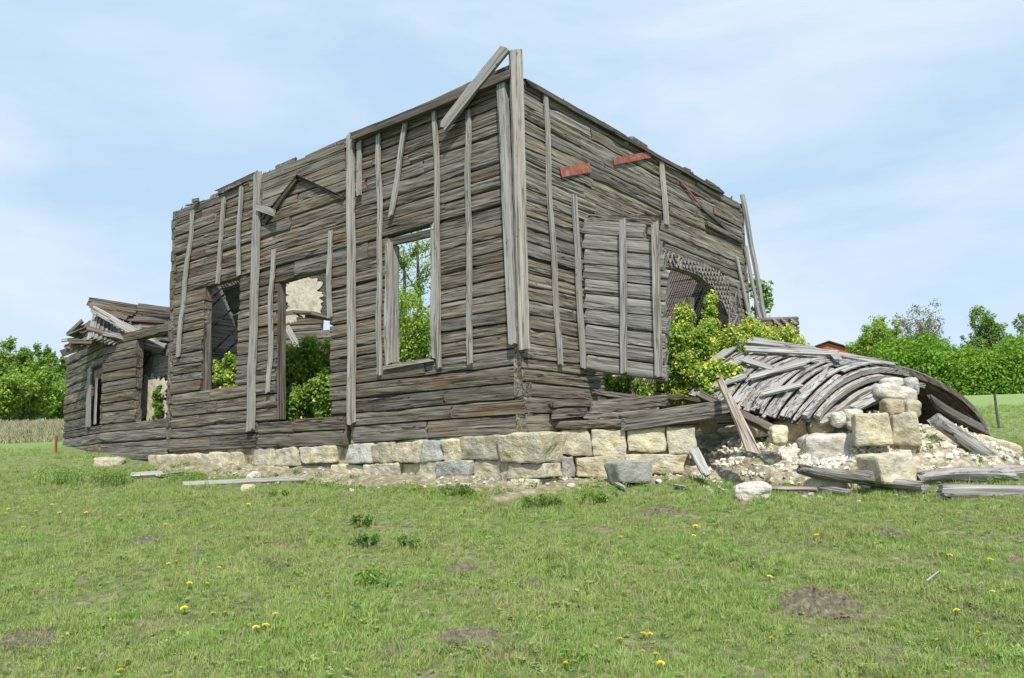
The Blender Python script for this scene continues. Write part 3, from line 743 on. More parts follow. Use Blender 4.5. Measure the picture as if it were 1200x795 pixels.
# broken log ends and hanging laths at the right side of the doorway
for i in range(9):
    qx, qy = 848 + q.uniform(0, 18), 335 + i * 7
    plank('hanging_lath', wp('R', qx, qy, .06), wp('R', qx + q.uniform(-14, 6), qy + q.uniform(12, 26), .12), .05, .02, NR, M_LATH, ruin)
plank('door_post', at(809, 350, 18.9), at(806, 440, 18.8), .16, .1, V((0, -1, 0)), M_DARKW, ruin)

# a further log wall beyond the arch
O2 = at(392, 470, 29); X2 = V((-1, .15, 0)).normalized(); n2 = V((-.15, -1, 0)).normalized()
log_wall(ruin, V((O2.x, O2.y, CAMZ + .6)), X2, n2, courses(19, 4.9, 31), lambda v: (0 if v < 4.1 else .5 if v < 4.5 else 1.0, 4.0), [], [2], 16, M_LOG, step=.6)
plank('fallen_rafter', at(338, 386, 22.5), at(356, 420, 21), .16, .12, V((0, -1, .2)), M_BAT, ruin)

# loose bottom logs at the right wall
beams = [((694, 477), (776, 469), 15, .00, M_LOG, 'cracked grey beam topmost of the heap under the hanging wall panel'),
         ((690, 489), (768, 482), 12, .05, M_LOGR, 'middle grey beam bedded on its neighbours under the hanging panel'),
         ((652, 499), (745, 495), 10, .08, M_LOG, 'dark split beam lying right on the foundation stones'),
         ((730, 497), (851, 479), 19, .12, M_LOG, 'long grey beam sticking out over the right end of the foundation'),
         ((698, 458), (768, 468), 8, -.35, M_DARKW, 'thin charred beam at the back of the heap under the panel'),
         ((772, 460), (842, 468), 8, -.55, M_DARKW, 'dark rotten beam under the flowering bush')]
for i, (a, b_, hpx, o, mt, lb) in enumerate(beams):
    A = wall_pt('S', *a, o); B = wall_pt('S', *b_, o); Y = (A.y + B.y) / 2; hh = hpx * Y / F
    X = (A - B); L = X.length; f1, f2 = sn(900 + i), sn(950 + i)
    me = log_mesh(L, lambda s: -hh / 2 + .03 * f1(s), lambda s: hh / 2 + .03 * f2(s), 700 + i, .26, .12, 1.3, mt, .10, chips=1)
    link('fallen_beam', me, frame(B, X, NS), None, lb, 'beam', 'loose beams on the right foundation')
# rotten ends of the lowest corner logs
plank('broken_log_end', wp('R', 640, 487, .05), wp('R', 692, 484, .06), .16, .08, NR, M_LOG, ruin, jag=(.1, .12), wav=.02)
plank('broken_log_end', wp('R', 700, 473, -.0), wp('R', 640, 474, .05), .12, .08, NR, M_LOG, ruin, jag=(.12, .1), wav=.02)

# ------------------------------------------------------------------ swung-out wall panel
hA = wall_pt('R', 683, 434, .04); hB = wall_pt('R', 680, 258, .04)
Yf = hA.y * .945
fA = at(778, 447, Yf); fB = at(777, 264, Yf)
panel = empty('wall_panel', hA, 'section of log wall swung out like a door beside the flowering bush', 'wall panel')
PX = (fA - hA); PX.z = 0; PW = PX.length; PX.normalize(); PN = V((PX.y, -PX.x, 0)); PN = PN if PN.y < 0 else -PN
npc = 10
q = random.Random(9)
for i in range(npc):
    g0, g1 = i / npc, (i + 1) / npc
    a0 = hA.lerp(hB, g0); a1 = hA.lerp(hB, g1); b0 = fA.lerp(fB, g0); b1_ = fA.lerp(fB, g1)
    short = 1.0 if i < npc - 2 else (.93, .76)[i - npc + 2]
    X = (fA.lerp(fB, g0) - hA.lerp(hB, g0)); L = X.length * short + (q.uniform(-.03, .06) if short == 1 else 0)
    f1, f2 = sn(300 + i), sn(330 + i); hh = (a1 - a0).length
    h2 = (b1_ - b0).length
    org = a0 + X.normalized() * L
    me = log_mesh(L, lambda s: .010 * f1(s), lambda s: hh + (h2 - hh) * (1 - s / L) + .010 * f2(s) + .004, 400 + i, .14, .2, 1, M_PANEL, .02, 1.4)
    link('log', me, frame(org, -X, PN), panel)
topc = hB + UP * .02
me = log_mesh(PW * .93, lambda s: .02 * math.sin(s * 4), lambda s: .19 + .03 * math.sin(s * 3 + 1), 433, .2, .15, 2, M_LOG, .08)
link('log', me, frame(hB + PX * PW * .98 + UP * (.0) + (fB - hB - PX * (fB - hB).dot(PX)), -(fB - hB), PN), panel)
def pan(px, py, o):
    d = ray(px, py); t_ = (hA - CAM).dot(PN) / d.dot(PN); return CAM + d * t_ + PN * o
for (x0, y0, x1, y1, wpx) in ((731, 259, 733, 437, 8), (769, 262, 773, 441, 9)):
    _ps[0] += 1
    a, b_ = pan(x1, y1, .025), pan(x0, y0, .025)
    me = plank_mesh((b_ - a).length, wpx * Yf / F, wpx * Yf / F * .95, .05, _ps[0], M_BAT, (.02, .03), 0, .006)
    link('batten', me, frame(a, b_ - a, PN), panel)

# ------------------------------------------------------------------ annex at the left
Acorner = at(117, 530, 22.6); ABZ = Acorner.z
XA = V((.788, -.615, 0)).normalized(); NA = V((-.615, -.788, 0))
XB = -V((math.sin(R(39.5)), -math.cos(R(39.5)), 0)).normalized()
XB = V((-math.sin(R(39.5)), math.cos(R(39.5)), 0)); XB = XB.normalized(); NB = V((-XB.y, XB.x, 0)); NB = NB if NB.y < 0 else -NB
annex = empty('log_annex', Acorner, 'low log annex with a caved in roof at the left end of the house', 'ruined annex')
def oA(px, py): return on_wall(px, py, Acorner, XA, NA)
def oB(px, py): return on_wall(px, py, Acorner, XB, NB)
zA = courses(12, oA(117, 397)[1], 21)
aw = (oA(176, 492)[1], 9, lambda v: oA(158, 450)[0], lambda v: 9)
aw = (aw[0], oA(176, 406)[1] + .2, aw[2], lambda v: oA(199, 450)[0] + .5)
zA = snap(zA, [aw[0]]); zA[0] = -.30
log_wall(annex, Acorner, XA, NA, zA, lambda v: (0, 3.6), [aw], [], 22, M_LOG, step=.3)
lw = (oB(106, 498)[1], oB(106, 432)[1], lambda v: 0.12, lambda v: oB(101, 460)[0])
log_wall(annex, Acorner, XB, NB, zA, lambda v: (0, oB(76.5, 460)[0]), [lw], [], 23, M_LOG, step=.3)
def apl(name, fn, a, b_, wd, th, n, mat, **k): plank(name, fn(a), fn(b_), wd, th, n, mat, annex, **k)
PB = lambda px, py, o=.03: (lambda uv: Acorner + XB * uv[0] + UP * uv[1] + NB * o)(oB(px, py))
PA = lambda px, py, o=.03: (lambda uv: Acorner + XA * uv[0] + UP * uv[1] + NA * o)(oA(px, py))
plank('window_board', PB(105, 500), PB(108, 431), .40, .05, NB, M_BAT, annex); plank('window_board', PB(110, 497, -.05), PB(112, 436, -.05), .14, .04, NB, M_BAT, annex)
# inner back panel seen through the annex window: laths above, plaster below
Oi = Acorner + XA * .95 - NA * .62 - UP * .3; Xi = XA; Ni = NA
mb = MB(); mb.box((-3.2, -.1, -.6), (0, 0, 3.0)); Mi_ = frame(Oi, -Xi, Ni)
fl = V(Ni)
IW = link('inner_wall_or_backing', mb.mesh('inner_wall_or_backing', M_DARKW), frame(Oi, Xi if UP.cross(Xi).dot(Ni) > 0 else -Xi, Ni), annex)
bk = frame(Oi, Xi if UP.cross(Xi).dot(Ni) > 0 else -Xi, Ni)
def annex_lath():
    global ruin
    keep = ruin; ruin = annex
    uv = lambda px, py: on_wall(px, py, Oi, Xi, Ni)
    vm = uv(176, 442)[1]
    lath_panel(Oi, Xi, Ni, lambda u, v: True, .0, 2.7, vm - .05, 3.15, .02, 'wall_laths', pitch=.14, wd=.09, slope=1)
    c = uv(180, 468)
    blob(Oi, Xi, Ni, c[0], c[1] + .0, .95, .66, .03, .03, 12, M_PLASTER, 'plaster_patch')
    ruin = keep
annex_lath()
mb = MB(); mb.box((-2.9, -.12, -.5), (.1, -.0, 3.15)); IW.data = mb.mesh('inner_wall_or_backing', M_DARKW)
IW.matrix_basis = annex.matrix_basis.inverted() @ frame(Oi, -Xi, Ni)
mb = MB(); mb.box((-.9, -.06, -.2), (3.0, .0, 2.4)); pbk = PB(104, 505, -.55); link('inner_wall_or_backing', mb.mesh('inner_wall_or_backing', M_DARKW), frame(pbk, XB, NB), annex)  # dark backing added behind the left window so its inside looks dark
# roof wreck
RA = lambda px, py, Y: at(px, py, Y)
fr = V((-.3, -.9, .4))
for i in range(17):      # fan of short roof boards
    f = i / 16
    a = RA(113 + 66 * f, 367 + 22 * f + (7 * f if i % 3 else 0), 22.7); b_ = RA(106 + 82 * f, 397 + 16 * f, 22.1)
    plank('roof_board', b_, a, .21, .03, fr, M_LATH if i % 3 else M_PANEL, annex, jag=(.03, .08))
plank('rafter', RA(110, 363, 22.4), RA(186, 405, 21.8), .2, .08, fr, M_VAULT, annex)
for i in range(6):
    plank('roof_board', RA(112 + 4 * (i % 3), 366 + 7 * i, 23.4), RA(202, 370 + 7 * i, 22.9), .22, .05, V((-.4, -.9, 0)), (M_LOG, M_DARKW, M_LOGR)[i % 3], annex, jag=(.08, .05))
for i in range(5):
    plank('roof_board', RA(74 + 5 * i, 414 - 6 * i, 24.0 - .1 * i), RA(122, 398 - 6 * i, 23.2), .2, .06, V((-.4, -.9, 0)), (M_DARKW, M_LOG)[i % 2], annex, jag=(.12, .05))
plank('rafter', RA(110, 362, 22.7), RA(150, 374, 22.5), .14, .08, fr, M_DARKW, annex)
plank('rafter', RA(104, 386, 22.3), RA(160, 404, 22.0), .13, .08, fr, M_DARKW, annex)
plank('rafter', RA(116, 390, 22.3), RA(196, 408, 21.6), .16, .1, fr, M_PANEL, annex)
plank('rafter', RA(150, 402, 22.0), RA(192, 414, 21.5), .13, .1, fr, M_DARKW, annex)
plank('roof_board', RA(104, 354, 23.2), RA(162, 363, 22.8), .26, .05, fr, M_DARKW, annex)
plank('roof_board', RA(107, 358, 23.1), RA(158, 368, 22.8), .2, .05, fr, M_LOG, annex)
plank('roof_board', RA(162, 361, 22.8), RA(202, 366, 22.2), .24, .05, fr, M_DARKW, annex)
for i in range(4):
    plank('roof_board', RA(150 + 5 * i, 374 + 7 * i, 22.9), RA(202, 376 + 7 * i, 22.3), .2, .05, fr, (M_DARKW, M_LOG)[i % 2], annex)
plank('roof_board', RA(73, 400, 23), RA(92, 398, 23), .09, .04, fr, M_BAT, annex)
q = random.Random(77)
for i in range(26):
    x = q.uniform(80, 112); y = 412 - (x - 80) * .5 - q.uniform(0, 20)
    a = RA(x, y, 23.3 + q.uniform(-.6, .3)); 
    plank('broken_board', a, a + V((q.uniform(.2, .9), q.uniform(-.6, .3), q.uniform(-.1, .35))), .14, .07, fr, (M_DARKW, M_LOG, M_DARKW)[i % 3], annex, jag=(.06, .06))

# ------------------------------------------------------------------ collapsed vault at the right
VA = at(928, 500, 13.2); VB = at(1156, 524, 16.0)
crown = at(1060, 428, 14.5)
vmid = VA.lerp(VB, .5); HV = (crown.z - vmid.z)
backc = at(922, 400, 16.2); AX = backc - crown
vault = empty('collapsed_vault', V((vmid.x, vmid.y, float(gz(vmid.x, vmid.y)))), 'fallen barrel shaped vault of silvery planks lying arched over rubble', 'fallen roof')
def SV(th, w_, drop=0.0):
    c = math.cos(th); t_ = (1 - c) / 2; h = math.sin(th)
    if th < math.pi / 2: t_ = t_ * .55 + (th / math.pi) * .45; h = h ** 1.25
    else: t_ = t_ ; h = h ** .85 if h > 0 else 0
    sag = 1 - .10 * w_ * math.sin(w_ * 3)
    return VA.lerp(VB, t_) + UP * (HV * h * sag - drop) + AX * w_ * (1 - .12 * (1 - h))
def curved(name, th0, th1, w0, w1, th_, off, seed, mat, drop=0.0, fray=.02, n=14):
    q = random.Random(seed); mb = MB(); vs = []; fs = []
    O = SV(th0, w0, drop); E = SV(th1, w0, drop); M = frame(O, E - O, UP); Mi = M.inverted()
    wob = [q.uniform(-1, 1) for _ in range(3)]
    for i in range(n + 1):
        f = i / n; th = th0 + (th1 - th0) * f; e = fray if i in (0, n) else .004
        P0 = SV(th, w0 + q.uniform(-e, e) * .4, drop); P1 = SV(th, w1 + q.uniform(-e, e) * .4, drop)
        tg = (SV(th + .02, w0) - SV(th - .02, w0)).normalized(); nn = tg.cross(P1 - P0).normalized(); nn = nn if nn.z > 0 or th > 2.6 else -nn
        lift = off + .012 * math.sin(4 * f + wob[0] * 6) + (.03 * wob[1] if i in (0, n) else 0)
        for P in (P0, P1):
            vs.append(Mi @ (P + nn * (lift + q.uniform(-.004, .004)))); vs.append(Mi @ (P + nn * (lift - th_)))
    for i in range(n):
        a = i * 4; c = a + 4
        fs += [(a, a + 2, c + 2, c), (a + 1, c + 1, c + 3, a + 3), (a, c, c + 1, a + 1), (a + 2, a + 3, c + 3, c + 2)]
    fs += [(0, 1, 3, 2), (n*4, n*4+2, n*4+3, n*4+1)]; mb.add(vs, fs)
    return link(name, mb.mesh('plank', mat), M, vault)
q = random.Random(15); nw = 24; k = 0
for i in range(nw):
    w0_, w1_ = i / nw + .003, (i + 1) / nw - .003; th = q.uniform(.0, .14) + (.02 if i else 0); end = 3.08 if i < nw - 3 else 2.6
    while th < end:
        nx_ = min(end, th + q.uniform(.8, 1.7)); k += 1
        if not (q.random() < .07 and .3 < th < 1.5 and i > 1):
            curved('plank', th, nx_, w0_, w1_, .022, q.uniform(-.03, .03), 500 + k, M_VAULT if q.random() < .8 else (M_ROT if q.random() < .4 else M_PANEL), n=9, fray=.05)
        th = nx_ + q.uniform(.0, .06)
# inner skin and front ribs
for i in range(9):
    curved('inner_board', .15, 3.05, i / 9, (i + 1) / 9 - .004, .03, -.10, 700 + i, M_DARKW, n=14)
for (t0, t1, w0_, w1_, o, mt) in ((.25, 1.75, -.05, -.01, -.02, M_VAULT), (.35, 1.35, -.10, -.06, -.12, M_BAT), (.6, 1.9, -.06, -.02, -.16, M_VAULT), (.45, 1.2, -.16, -.12, -.26, M_BAT), (1.7, 3.1, -.05, .0, -.01, M_LOG), (1.75, 3.12, -.02, .02, -.10, M_DARKW)):
    curved('rib', t0, t1, w0_, w1_, .09, o, 800 + int(t0 * 50), mt, n=12)
# dark boards added across the far end to darken the vault's inside
for i in range(12):
    th = 1.0 + 1.9 * i / 11; p = SV(th, .93, .06); g = V((p.x, p.y, float(gz(p.x, p.y)) - .1))
    if p.z - g.z > .25: plank('end_shade_board', g, p, .30, .04, V((0, -1, 0)), M_DARKW, vault, jag=(.02, .05))
# broken boards slumped inside the arch
for (a, b_, wd, mt) in (((958, 493, 13.5), (1056, 455, 14.0), .24, M_PANEL), ((975, 497, 13.4), (1040, 458, 13.7), .20, M_LOG), ((1000, 480, 13.4), (1062, 452, 13.8), .16, M_VAULT), ((940, 492, 13.6), (1010, 462, 14.2), .2, M_ROT), ((1090, 470, 14.6), (1150, 505, 15.0), .2, M_DARKW)):
    plank('inner_plank', at(*a), at(*b_), wd, .06, V((-.2, -.8, .6)), mt, vault, jag=(.08, .06), wav=.02)
# loose boards lying on top of the vault
for (a, b_, wd, w_) in (((868, 440), (936, 456), .15, 14.6), ((905, 412), (1012, 431), .15, 15.0), ((905, 404), (1110, 442), .17, 15.6), ((985, 406), (1060, 420), .12, 15.8), ((862, 430), (900, 408), .2, 15.4), ((880, 418), (965, 410), .18, 15.8)):
    pass
def onv(th, w_, o): return SV(th, w_) + UP * o
for (a, b_, wd) in (((.50, .55), (.90, .28), .17), ((.95, .85), (1.35, .28), .16), ((1.2, .95), (1.95, .25), .17), ((1.05, 1.0), (1.45, .55), .14), ((.6, .95), (1.1, .98), .2), ((.4, .9), (.8, .75), .16), ((.3, .35), (.55, .12), .13), ((1.3, .7), (2.0, .62), .13), ((.75, .75), (.7, .45), .12), ((1.5, .45), (1.1, .12), .12), ((.2, .8), (.5, .6), .15)):
    plank('loose_board', onv(*a, .10), onv(*b_, .10), wd, .04, V((-.35, -.55, .75)), M_VAULT if wd != .2 else M_BAT, vault)
# remnant of a low wall behind
rw = empty('wall_remnant', at(922, 400, 21), 'low broken log wall stub with crossed laths behind the fallen vault', 'wall remnant')
Or = at(944, 470, 21); zr = courses(9, (at(944, 370, 21).z - Or.z), 41)
log_wall(rw, Or, V((-1, .1, 0)).normalized(), V((-.1, -1, 0)).normalized(), zr, lambda v: (0, 1.6 if v > .5 else 2), [], [], 42, M_LOG, step=.4)
keep = ruin; ruin = rw
lath_panel(Or, V((-1, .1, 0)).normalized(), V((-.1, -1, 0)).normalized(), lambda u, v: True, 0.05, 1.5, 1.2, zr[-1], .03, 'wall_laths', pitch=.22, wd=.05, slope=.9, mat=M_BAT)
ruin = keep

# ------------------------------------------------------------------ rubble mound, stones, beams
def heap(name, cx, cy, rx_, ry_, h, seed, mat, kind='structure', ang=0, **k):
    n = 34; q = random.Random(seed); vs = []; fs = []
    for i in range(n + 1):
        for j in range(n + 1):
            a = -1.15 + 2.3 * i / n; b_ = -1.15 + 2.3 * j / n; r_ = math.hypot(a, b_)
            x = cx + rx_ * (a * math.cos(ang) - b_ * math.sin(ang) * ry_ / rx_) ; y = cy + (a * rx_ * math.sin(ang) + b_ * ry_ * math.cos(ang))
            f = max(0, 1 - r_ ** 2.2); z = float(gz(x, y)) + h * f ** .8 * (.85 + .35 * mn.noise(V((x * 1.3, y * 1.3, seed)))) + .05 * mn.noise(V((x * 5, y * 5, seed))) * (f > 0) - (.08 if f == 0 else 0) - .01
            vs.append((x - cx, y - cy, z))
    for i in range(n):
        for j in range(n):
            a = i * (n + 1) + j; fs.append((a, a + n + 1, a + n + 2, a + 1))
    mb = MB(); mb.add(vs, fs); return link(name, mb.mesh(name, mat), Matrix.Translation((cx, cy, 0)), None, kind=kind, **k)
pS = at(780, 500, 15.6); heap('rubble_mound', pS.x, pS.y, 1.6, 1.2, .55, 8, M_RUB)
pR = at(1035, 545, 13.2)
heap('rubble_mound', pR.x + .1, pR.y + 1.5, 2.9, 2.6, 1.0, 3, M_RUB)
p2 = at(880, 545, 14.2); heap('rubble_mound', p2.x, p2.y + .9, 1.9, 1.6, .42, 5, M_RUB)
p3 = at(850, 510, 17.0); heap('rubble_mound', p3.x, p3.y, 2.4, 1.6, .75, 6, M_RUB)
p4 = at(1010, 500, 16.5); heap('rubble_mound', p4.x, p4.y, 2.0, 1.2, .75, 7, M_RUB)
# earth bank along the foot of both walls
for i, (wl, u, h) in enumerate([('L', 1.0, .16), ('L', 3.2, .18), ('L', 5.4, .22), ('L', 7.6, .24), ('L', 9.8, .22), ('R', .3, .12), ('S', .9, .14)]):
    X, n = {'L': (DL, NL), 'R': (DR, NR), 'S': (DS, NS)}[wl]; p = (CO + X * u if wl != 'S' else SP0 + X * u) + n * .15
    heap('earth_bank', p.x, p.y, 1.5, .62, h, 20 + i, M_BANK, ang=math.atan2(X.y, X.x))

def stone(lb, grp=None, **k): return dict(label=lb, cat='stone', group=grp)
SG = 'dressed stone blocks of the rubble pile'
stone_px(1010, 484, 1050, 522, 12.5, 1, M_ST, .55, R(-16), 16, .07, 'stone_block', **stone('large squared yellow stone block, left of the pair on top of the pile', SG))
stone_px(1051, 485, 1083, 522, 12.75, 2, M_ST, .5, R(-16), 16, .08, 'stone_block', **stone('cracked tan stone block, right of the pair on top of the pile', SG))
stone_px(1030, 520, 1054, 537, 12.9, 3, M_STO, .4, 0, 8, .06, 'stone_block', **stone('small flat ochre stone under the left large block', SG))
stone_px(1054, 518, 1086, 552, 12.9, 4, M_ST, .5, 0, 7, .07, 'stone_block', **stone('tall tan stone under the cracked right block', SG))
stone_px(1022, 531, 1075, 568, 11.9, 5, M_ST, .5, R(14), 12, .09, 'stone_block', **stone('big orange edged stone block standing in front of the pile', SG))
stone_px(1085, 507, 1122, 543, 13.3, 6, M_ST, .5, R(25), 7, .07, 'stone_block', **stone('leaning pale yellow block to the right of the stacked pair', SG))
stone_px(1133, 533, 1192, 556, 13.0, 7, M_STG, .6, R(8), 7, .06, 'stone_block', **stone('flat grey green stone slab by the foot of the leaning pole', SG))
stone_px(1150, 514, 1197, 545, 14.8, 8, M_ST, .5, R(-20), 7, .08, 'stone_block', roll=R(18), **stone('tilted yellow slab behind the flat grey slab at far right', SG))
stone_px(950, 508, 1022, 546, 13.0, 9, M_STW, .9, R(5), 5, .10, 'stone_block', **stone('long white plaster crusted boulder left of the stacked blocks', SG))
stone_px(912, 489, 950, 518, 13.6, 10, M_STO, .5, 0, 4, .10, 'stone_block', **stone('rust brown rounded stone under the left edge of the vault', SG))
stone_px(951, 487, 981, 510, 13.5, 11, M_STO, .4, 0, 4, .10, 'stone_block', **stone('tan rounded stone right of the rust brown one', SG))
stone_px(978, 482, 994, 500, 13.2, 12, M_STW, .3, 0, 3.2, .14, 'rubble_stone', **stone('small white angular stone on top of the rubble', SG))
stone_px(994, 479, 1014, 502, 13.2, 13, M_STW, .3, 0, 3.2, .14, 'rubble_stone', **stone('bright white lump touching the left large block', SG))
stone_px(1040, 467, 1063, 488, 13.0, 14, M_STO, .35, 0, 4, .08, 'rubble_stone', **stone('yellow rounded stone on the pair of large blocks, left one', SG))
stone_px(1062, 468, 1083, 490, 13.05, 15, M_ST, .35, 0, 4, .08, 'rubble_stone', **stone('pale rounded stone on the pair of large blocks, right one', SG))
stone_px(1030, 451, 1078, 470, 13.3, 16, M_STW, .4, 0, 4, .10, 'rubble_stone', roll=R(12), **stone('long white stone wedged below the crown of the vault', SG))
stone_px(1063, 442, 1080, 464, 13.6, 17, M_STG, .3, 0, 3.5, .12, 'rubble_stone', **stone('grey stone topmost of the column inside the vault', SG))
stone_px(1036, 442, 1062, 453, 13.8, 18, M_STW, .3, 0, 3.5, .12, 'rubble_stone', **stone('thin white stone tucked right under the vault boards', SG))
stone_px(995, 508, 1018, 530, 13.3, 19, M_STW, .3, 0, 3.5, .14, 'rubble_stone', **stone('white crumbly stone left of the stacked pair', SG))
stone_px(866, 566, 906, 590, 11.1, 20, M_STW, .3, 0, 3.2, .14, 'field_stone', **stone('white weathered stone alone in the grass before the rubble'))
stone_px(843, 533, 884, 550, 12.8, 21, M_STG, .4, 0, 3.2, .1, 'field_stone', **stone('smooth grey green stone near the foot of the leaning rotten plank'))
stone_px(716, 540, 764, 566, 13.15, 122, M_STG, .42, R(22), 12, .07, 'stone_block', **stone('blue grey squared block in the grass under the foundation'))
stone_px(950, 558, 1000, 580, 11.6, 23, M_ST, .4, 0, 3.6, .12, 'field_stone', **stone('flat tan stone in front of the short log in the rubble'))
stone_px(905, 498, 925, 522, 12.9, 24, M_ST, .3, 0, 4, .12, 'rubble_stone', **stone('yellow stone at the lower end of the dark slanting beam', SG))
stone_px(882, 488, 906, 512, 13.8, 25, M_STO, .4, 0, 4, .12, 'rubble_stone', **stone('ochre stone between the leaning plank and the vault', SG))
stone_px(824, 488, 842, 508, 15.2, 26, M_STO, .4, 0, 4, .12, 'rubble_stone', **stone('ochre stone in shade below the overhanging beam end', SG))
stone_px(289, 553, 304, 566, 15.2, 27, M_STW, .2, 0, 3, .14, 'field_stone', **stone('white stone just above the long thin plank in the grass'))
stone_px(281, 568, 298, 578, 14.4, 28, M_ST, .2, 0, 3, .14, 'field_stone', **stone('small tan stone just below the long thin plank in the grass'))
stone_px(664, 567, 676, 576, 12.2, 29, M_STW, .12, 0, 3, .14, 'field_stone', **stone('pair sized white pebble in the grass right of the house corner'))
stone_px(107, 536, 140, 550, 21.6, 31, M_ST, .5, 0, 4, .12, 'field_stone', **stone('flat tan stone under the corner of the annex'))
# small rubble, joined
def rubble(name, cx, cy, rx_, ry_, n, smin, smax, seed, mat, lift):
    q = random.Random(seed); mb = MB()
    for i in range(n):
        a = q.uniform(0, 6.28); r_ = math.sqrt(q.random()); x = cx + rx_ * r_ * math.cos(a); y = cy + ry_ * r_ * math.sin(a); s_ = q.uniform(smin, smax) * q.uniform(.5, 1)
        z = float(gz(x, y)) + lift(x, y) + s_ * .15
        dirs = [V((1,0,0)), V((-1,0,0)), V((0,1,0)), V((0,-1,0)), V((0,0,1)), V((0,0,-1))]
        rot = Matrix.Rotation(q.uniform(0, 6), 3, 'Z') @ Matrix.Rotation(q.uniform(0, 3), 3, 'X')
        c8 = [rot @ V((sx1 * s_ * q.uniform(.4, .7), sy1 * s_ * q.uniform(.3, .6), sz1 * s_ * q.uniform(.2, .45))) + V((x, y, z)) for sx1, sy1, sz1 in
              ((-1,-1,-1),(1,-1,-1),(1,1,-1),(-1,1,-1),(-1,-1,1),(1,-1,1),(1,1,1),(-1,1,1))]
        mb.add(c8, [(0,3,2,1),(4,5,6,7),(0,1,5,4),(1,2,6,5),(2,3,7,6),(3,0,4,7)])
    return link(name, mb.mesh(name, mat), kind='stuff')
dg = bpy.context.evaluated_depsgraph_get
from mathutils.bvhtree import BVHTree
def lift_fn():
    trees = []
    for o in list(C.objects):
        if o.name.startswith(('rubble_mound', 'earth_bank')):
            me = o.data; T = o.matrix_basis
            trees.append(BVHTree.FromPolygons([T @ v.co for v in me.vertices], [tuple(p.vertices) for p in me.polygons]))
    def f(x, y):
        g = float(gz(x, y)); best = g
        for tr_ in trees:
            h = tr_.ray_cast(V((x, y, 20)), V((0, 0, -1)))
            if h[0] is not None: best = max(best, h[0].z)
        return best - g
    return f
LF = lift_fn()
rubble('rubble', pR.x + .1, pR.y + 1.1, 2.6, 2.2, 1700, .02, .11, 1, M_CRUMB, LF)
rubble('rubble', p2.x + .2, p2.y + .3, 2.0, 1.5, 500, .02, .07, 2, M_CRUMB, LF)
pw_ = at(975, 520, 13.4); rubble('rubble', pw_.x, pw_.y - .1, .9, .7, 2200, .015, .05, 7, M_WHITE, LF)
rubble('rubble', pR.x - .6, pR.y - .6, 2.6, 1.2, 260, .02, .09, 3, M_STW, LF)
q = random.Random(50)
mbx = []
for i, (wl, u) in enumerate([('L', 1.5), ('L', 4.5), ('L', 7.5), ('R', .6)]):
    X, n = (DL, NL) if wl == 'L' else (DR, NR); p = CO + X * u + n * .45
    rubble('rubble', p.x, p.y, 1.9, .55, 110, .015, .07, 60 + i, M_STW, LF)

def on(px, py, Y=None): return onground(px, py)
def thing(lb, cat, grp=None): return dict(label=lb, cat=cat, group=grp)
# leaning / lying timbers
round_log('leaning_pole', at(1095, 492, 13.0), at(1161, 536, 13.2), .115, .14, 3, M_VAULT, None, .04, 10, **thing('thick silvery pole leaning down to the right inside the vault', 'log'))
plank('rotten_plank', at(844, 447, 13.6), at(882, 531, 12.6), .10, .05, V((.2, -1, .2)), M_ROT, None, w1=.22, jag=(.12, .06), wav=.015, **thing('rotten plank with orange core leaning upright before the vault', 'plank'))
plank('slanting_beam', at(822, 467, 14.6), at(916, 513, 13.0), .14, .12, V((0, -1, .4)), M_DARKW, None, **thing('dark grey beam slanting behind the rotten plank', 'beam'))
plank('plank_stub', at(813, 528, 13.6), at(828, 558, 12.9), .17, .05, V((-.1, -1, .3)), M_VAULT, None, w1=.14, jag=(.08, .06), **thing('short grey board stub leaning against the right end of the foundation', 'plank'))
p0, p1 = at(936, 546, 12.2), at(1022, 563, 11.9)
round_log('short_log', p0, p1, .085, .12, 4, M_LOGR, None, .05, **thing('short grey log half buried left of the orange edged block', 'log'))
def ground_beam(name, a, b_, hpx, lb, seed, mat=M_BAT, dz=.0, dep=.2, amp=.05):
    A = onground(*a); B = onground(*b_); A.z += dz; B.z += dz; Y = (A.y + B.y) / 2; hh = hpx * Y / F
    f1, f2 = sn(seed), sn(seed + 1); X = A - B
    me = log_mesh(X.length, lambda s: -.02 + amp * .6 * f1(s), lambda s: hh + amp * f2(s), seed, dep, .14, 2.2, mat, .10)
    n = V((-X.y, X.x, 0)).normalized(); n = n if n.y < 0 else -n
    return link(name, me, frame(B, X, n), None, lb, 'log', 'weathered logs lying at the right edge')
for i, (a, b_, rpx, rpx2, lb, mt, dz) in enumerate([((1012, 572), (1084, 580), 6, 7, 'short hollow log with a gnawed underside, left of the ones at the edge', M_BAT, .09), ((1078, 573), (1186, 566), 7, 9, 'middle cracked log arching over a dark hollow', M_VAULT, .13),
        ((1104, 587), (1240, 582), 8, 8, 'long straight log nearest the camera, cut off by the photo edge', M_VAULT, .08), ((1162, 562), (1245, 556), 9, 9, 'reddish split log behind the others at the photo edge', M_ROT, .08)]):
    A = onground(*a); B = onground(*b_); A.z += dz; B.z += dz; k_ = A.y / F
    round_log('weathered_log', A, B, rpx * k_, rpx2 * k_, 31 + i, mt, None, .03 if i != 1 else .06, 12, label=lb, cat='log', group='weathered logs lying at the right edge')
def lying(px0, py0, px1, py1, wd, lb, mat=M_BAT, th=.04, nm='lying_plank'):
    A = onground(px0, py0) + UP * .05; B = onground(px1, py1) + UP * .05
    return plank(nm, A, B, wd, th, V((0, -.55, .83)), mat, None, label=lb, cat='plank')
lying(214, 572, 357, 566, .13, 'long thin pale plank lying in the grass before the left wall')
lying(153, 561, 190, 559, .16, 'short plank with a rotten end near the annex', M_VAULT)
lying(186, 561, 212, 557, .12, 'reddish rotten bit of board beside the short plank', M_ROT)
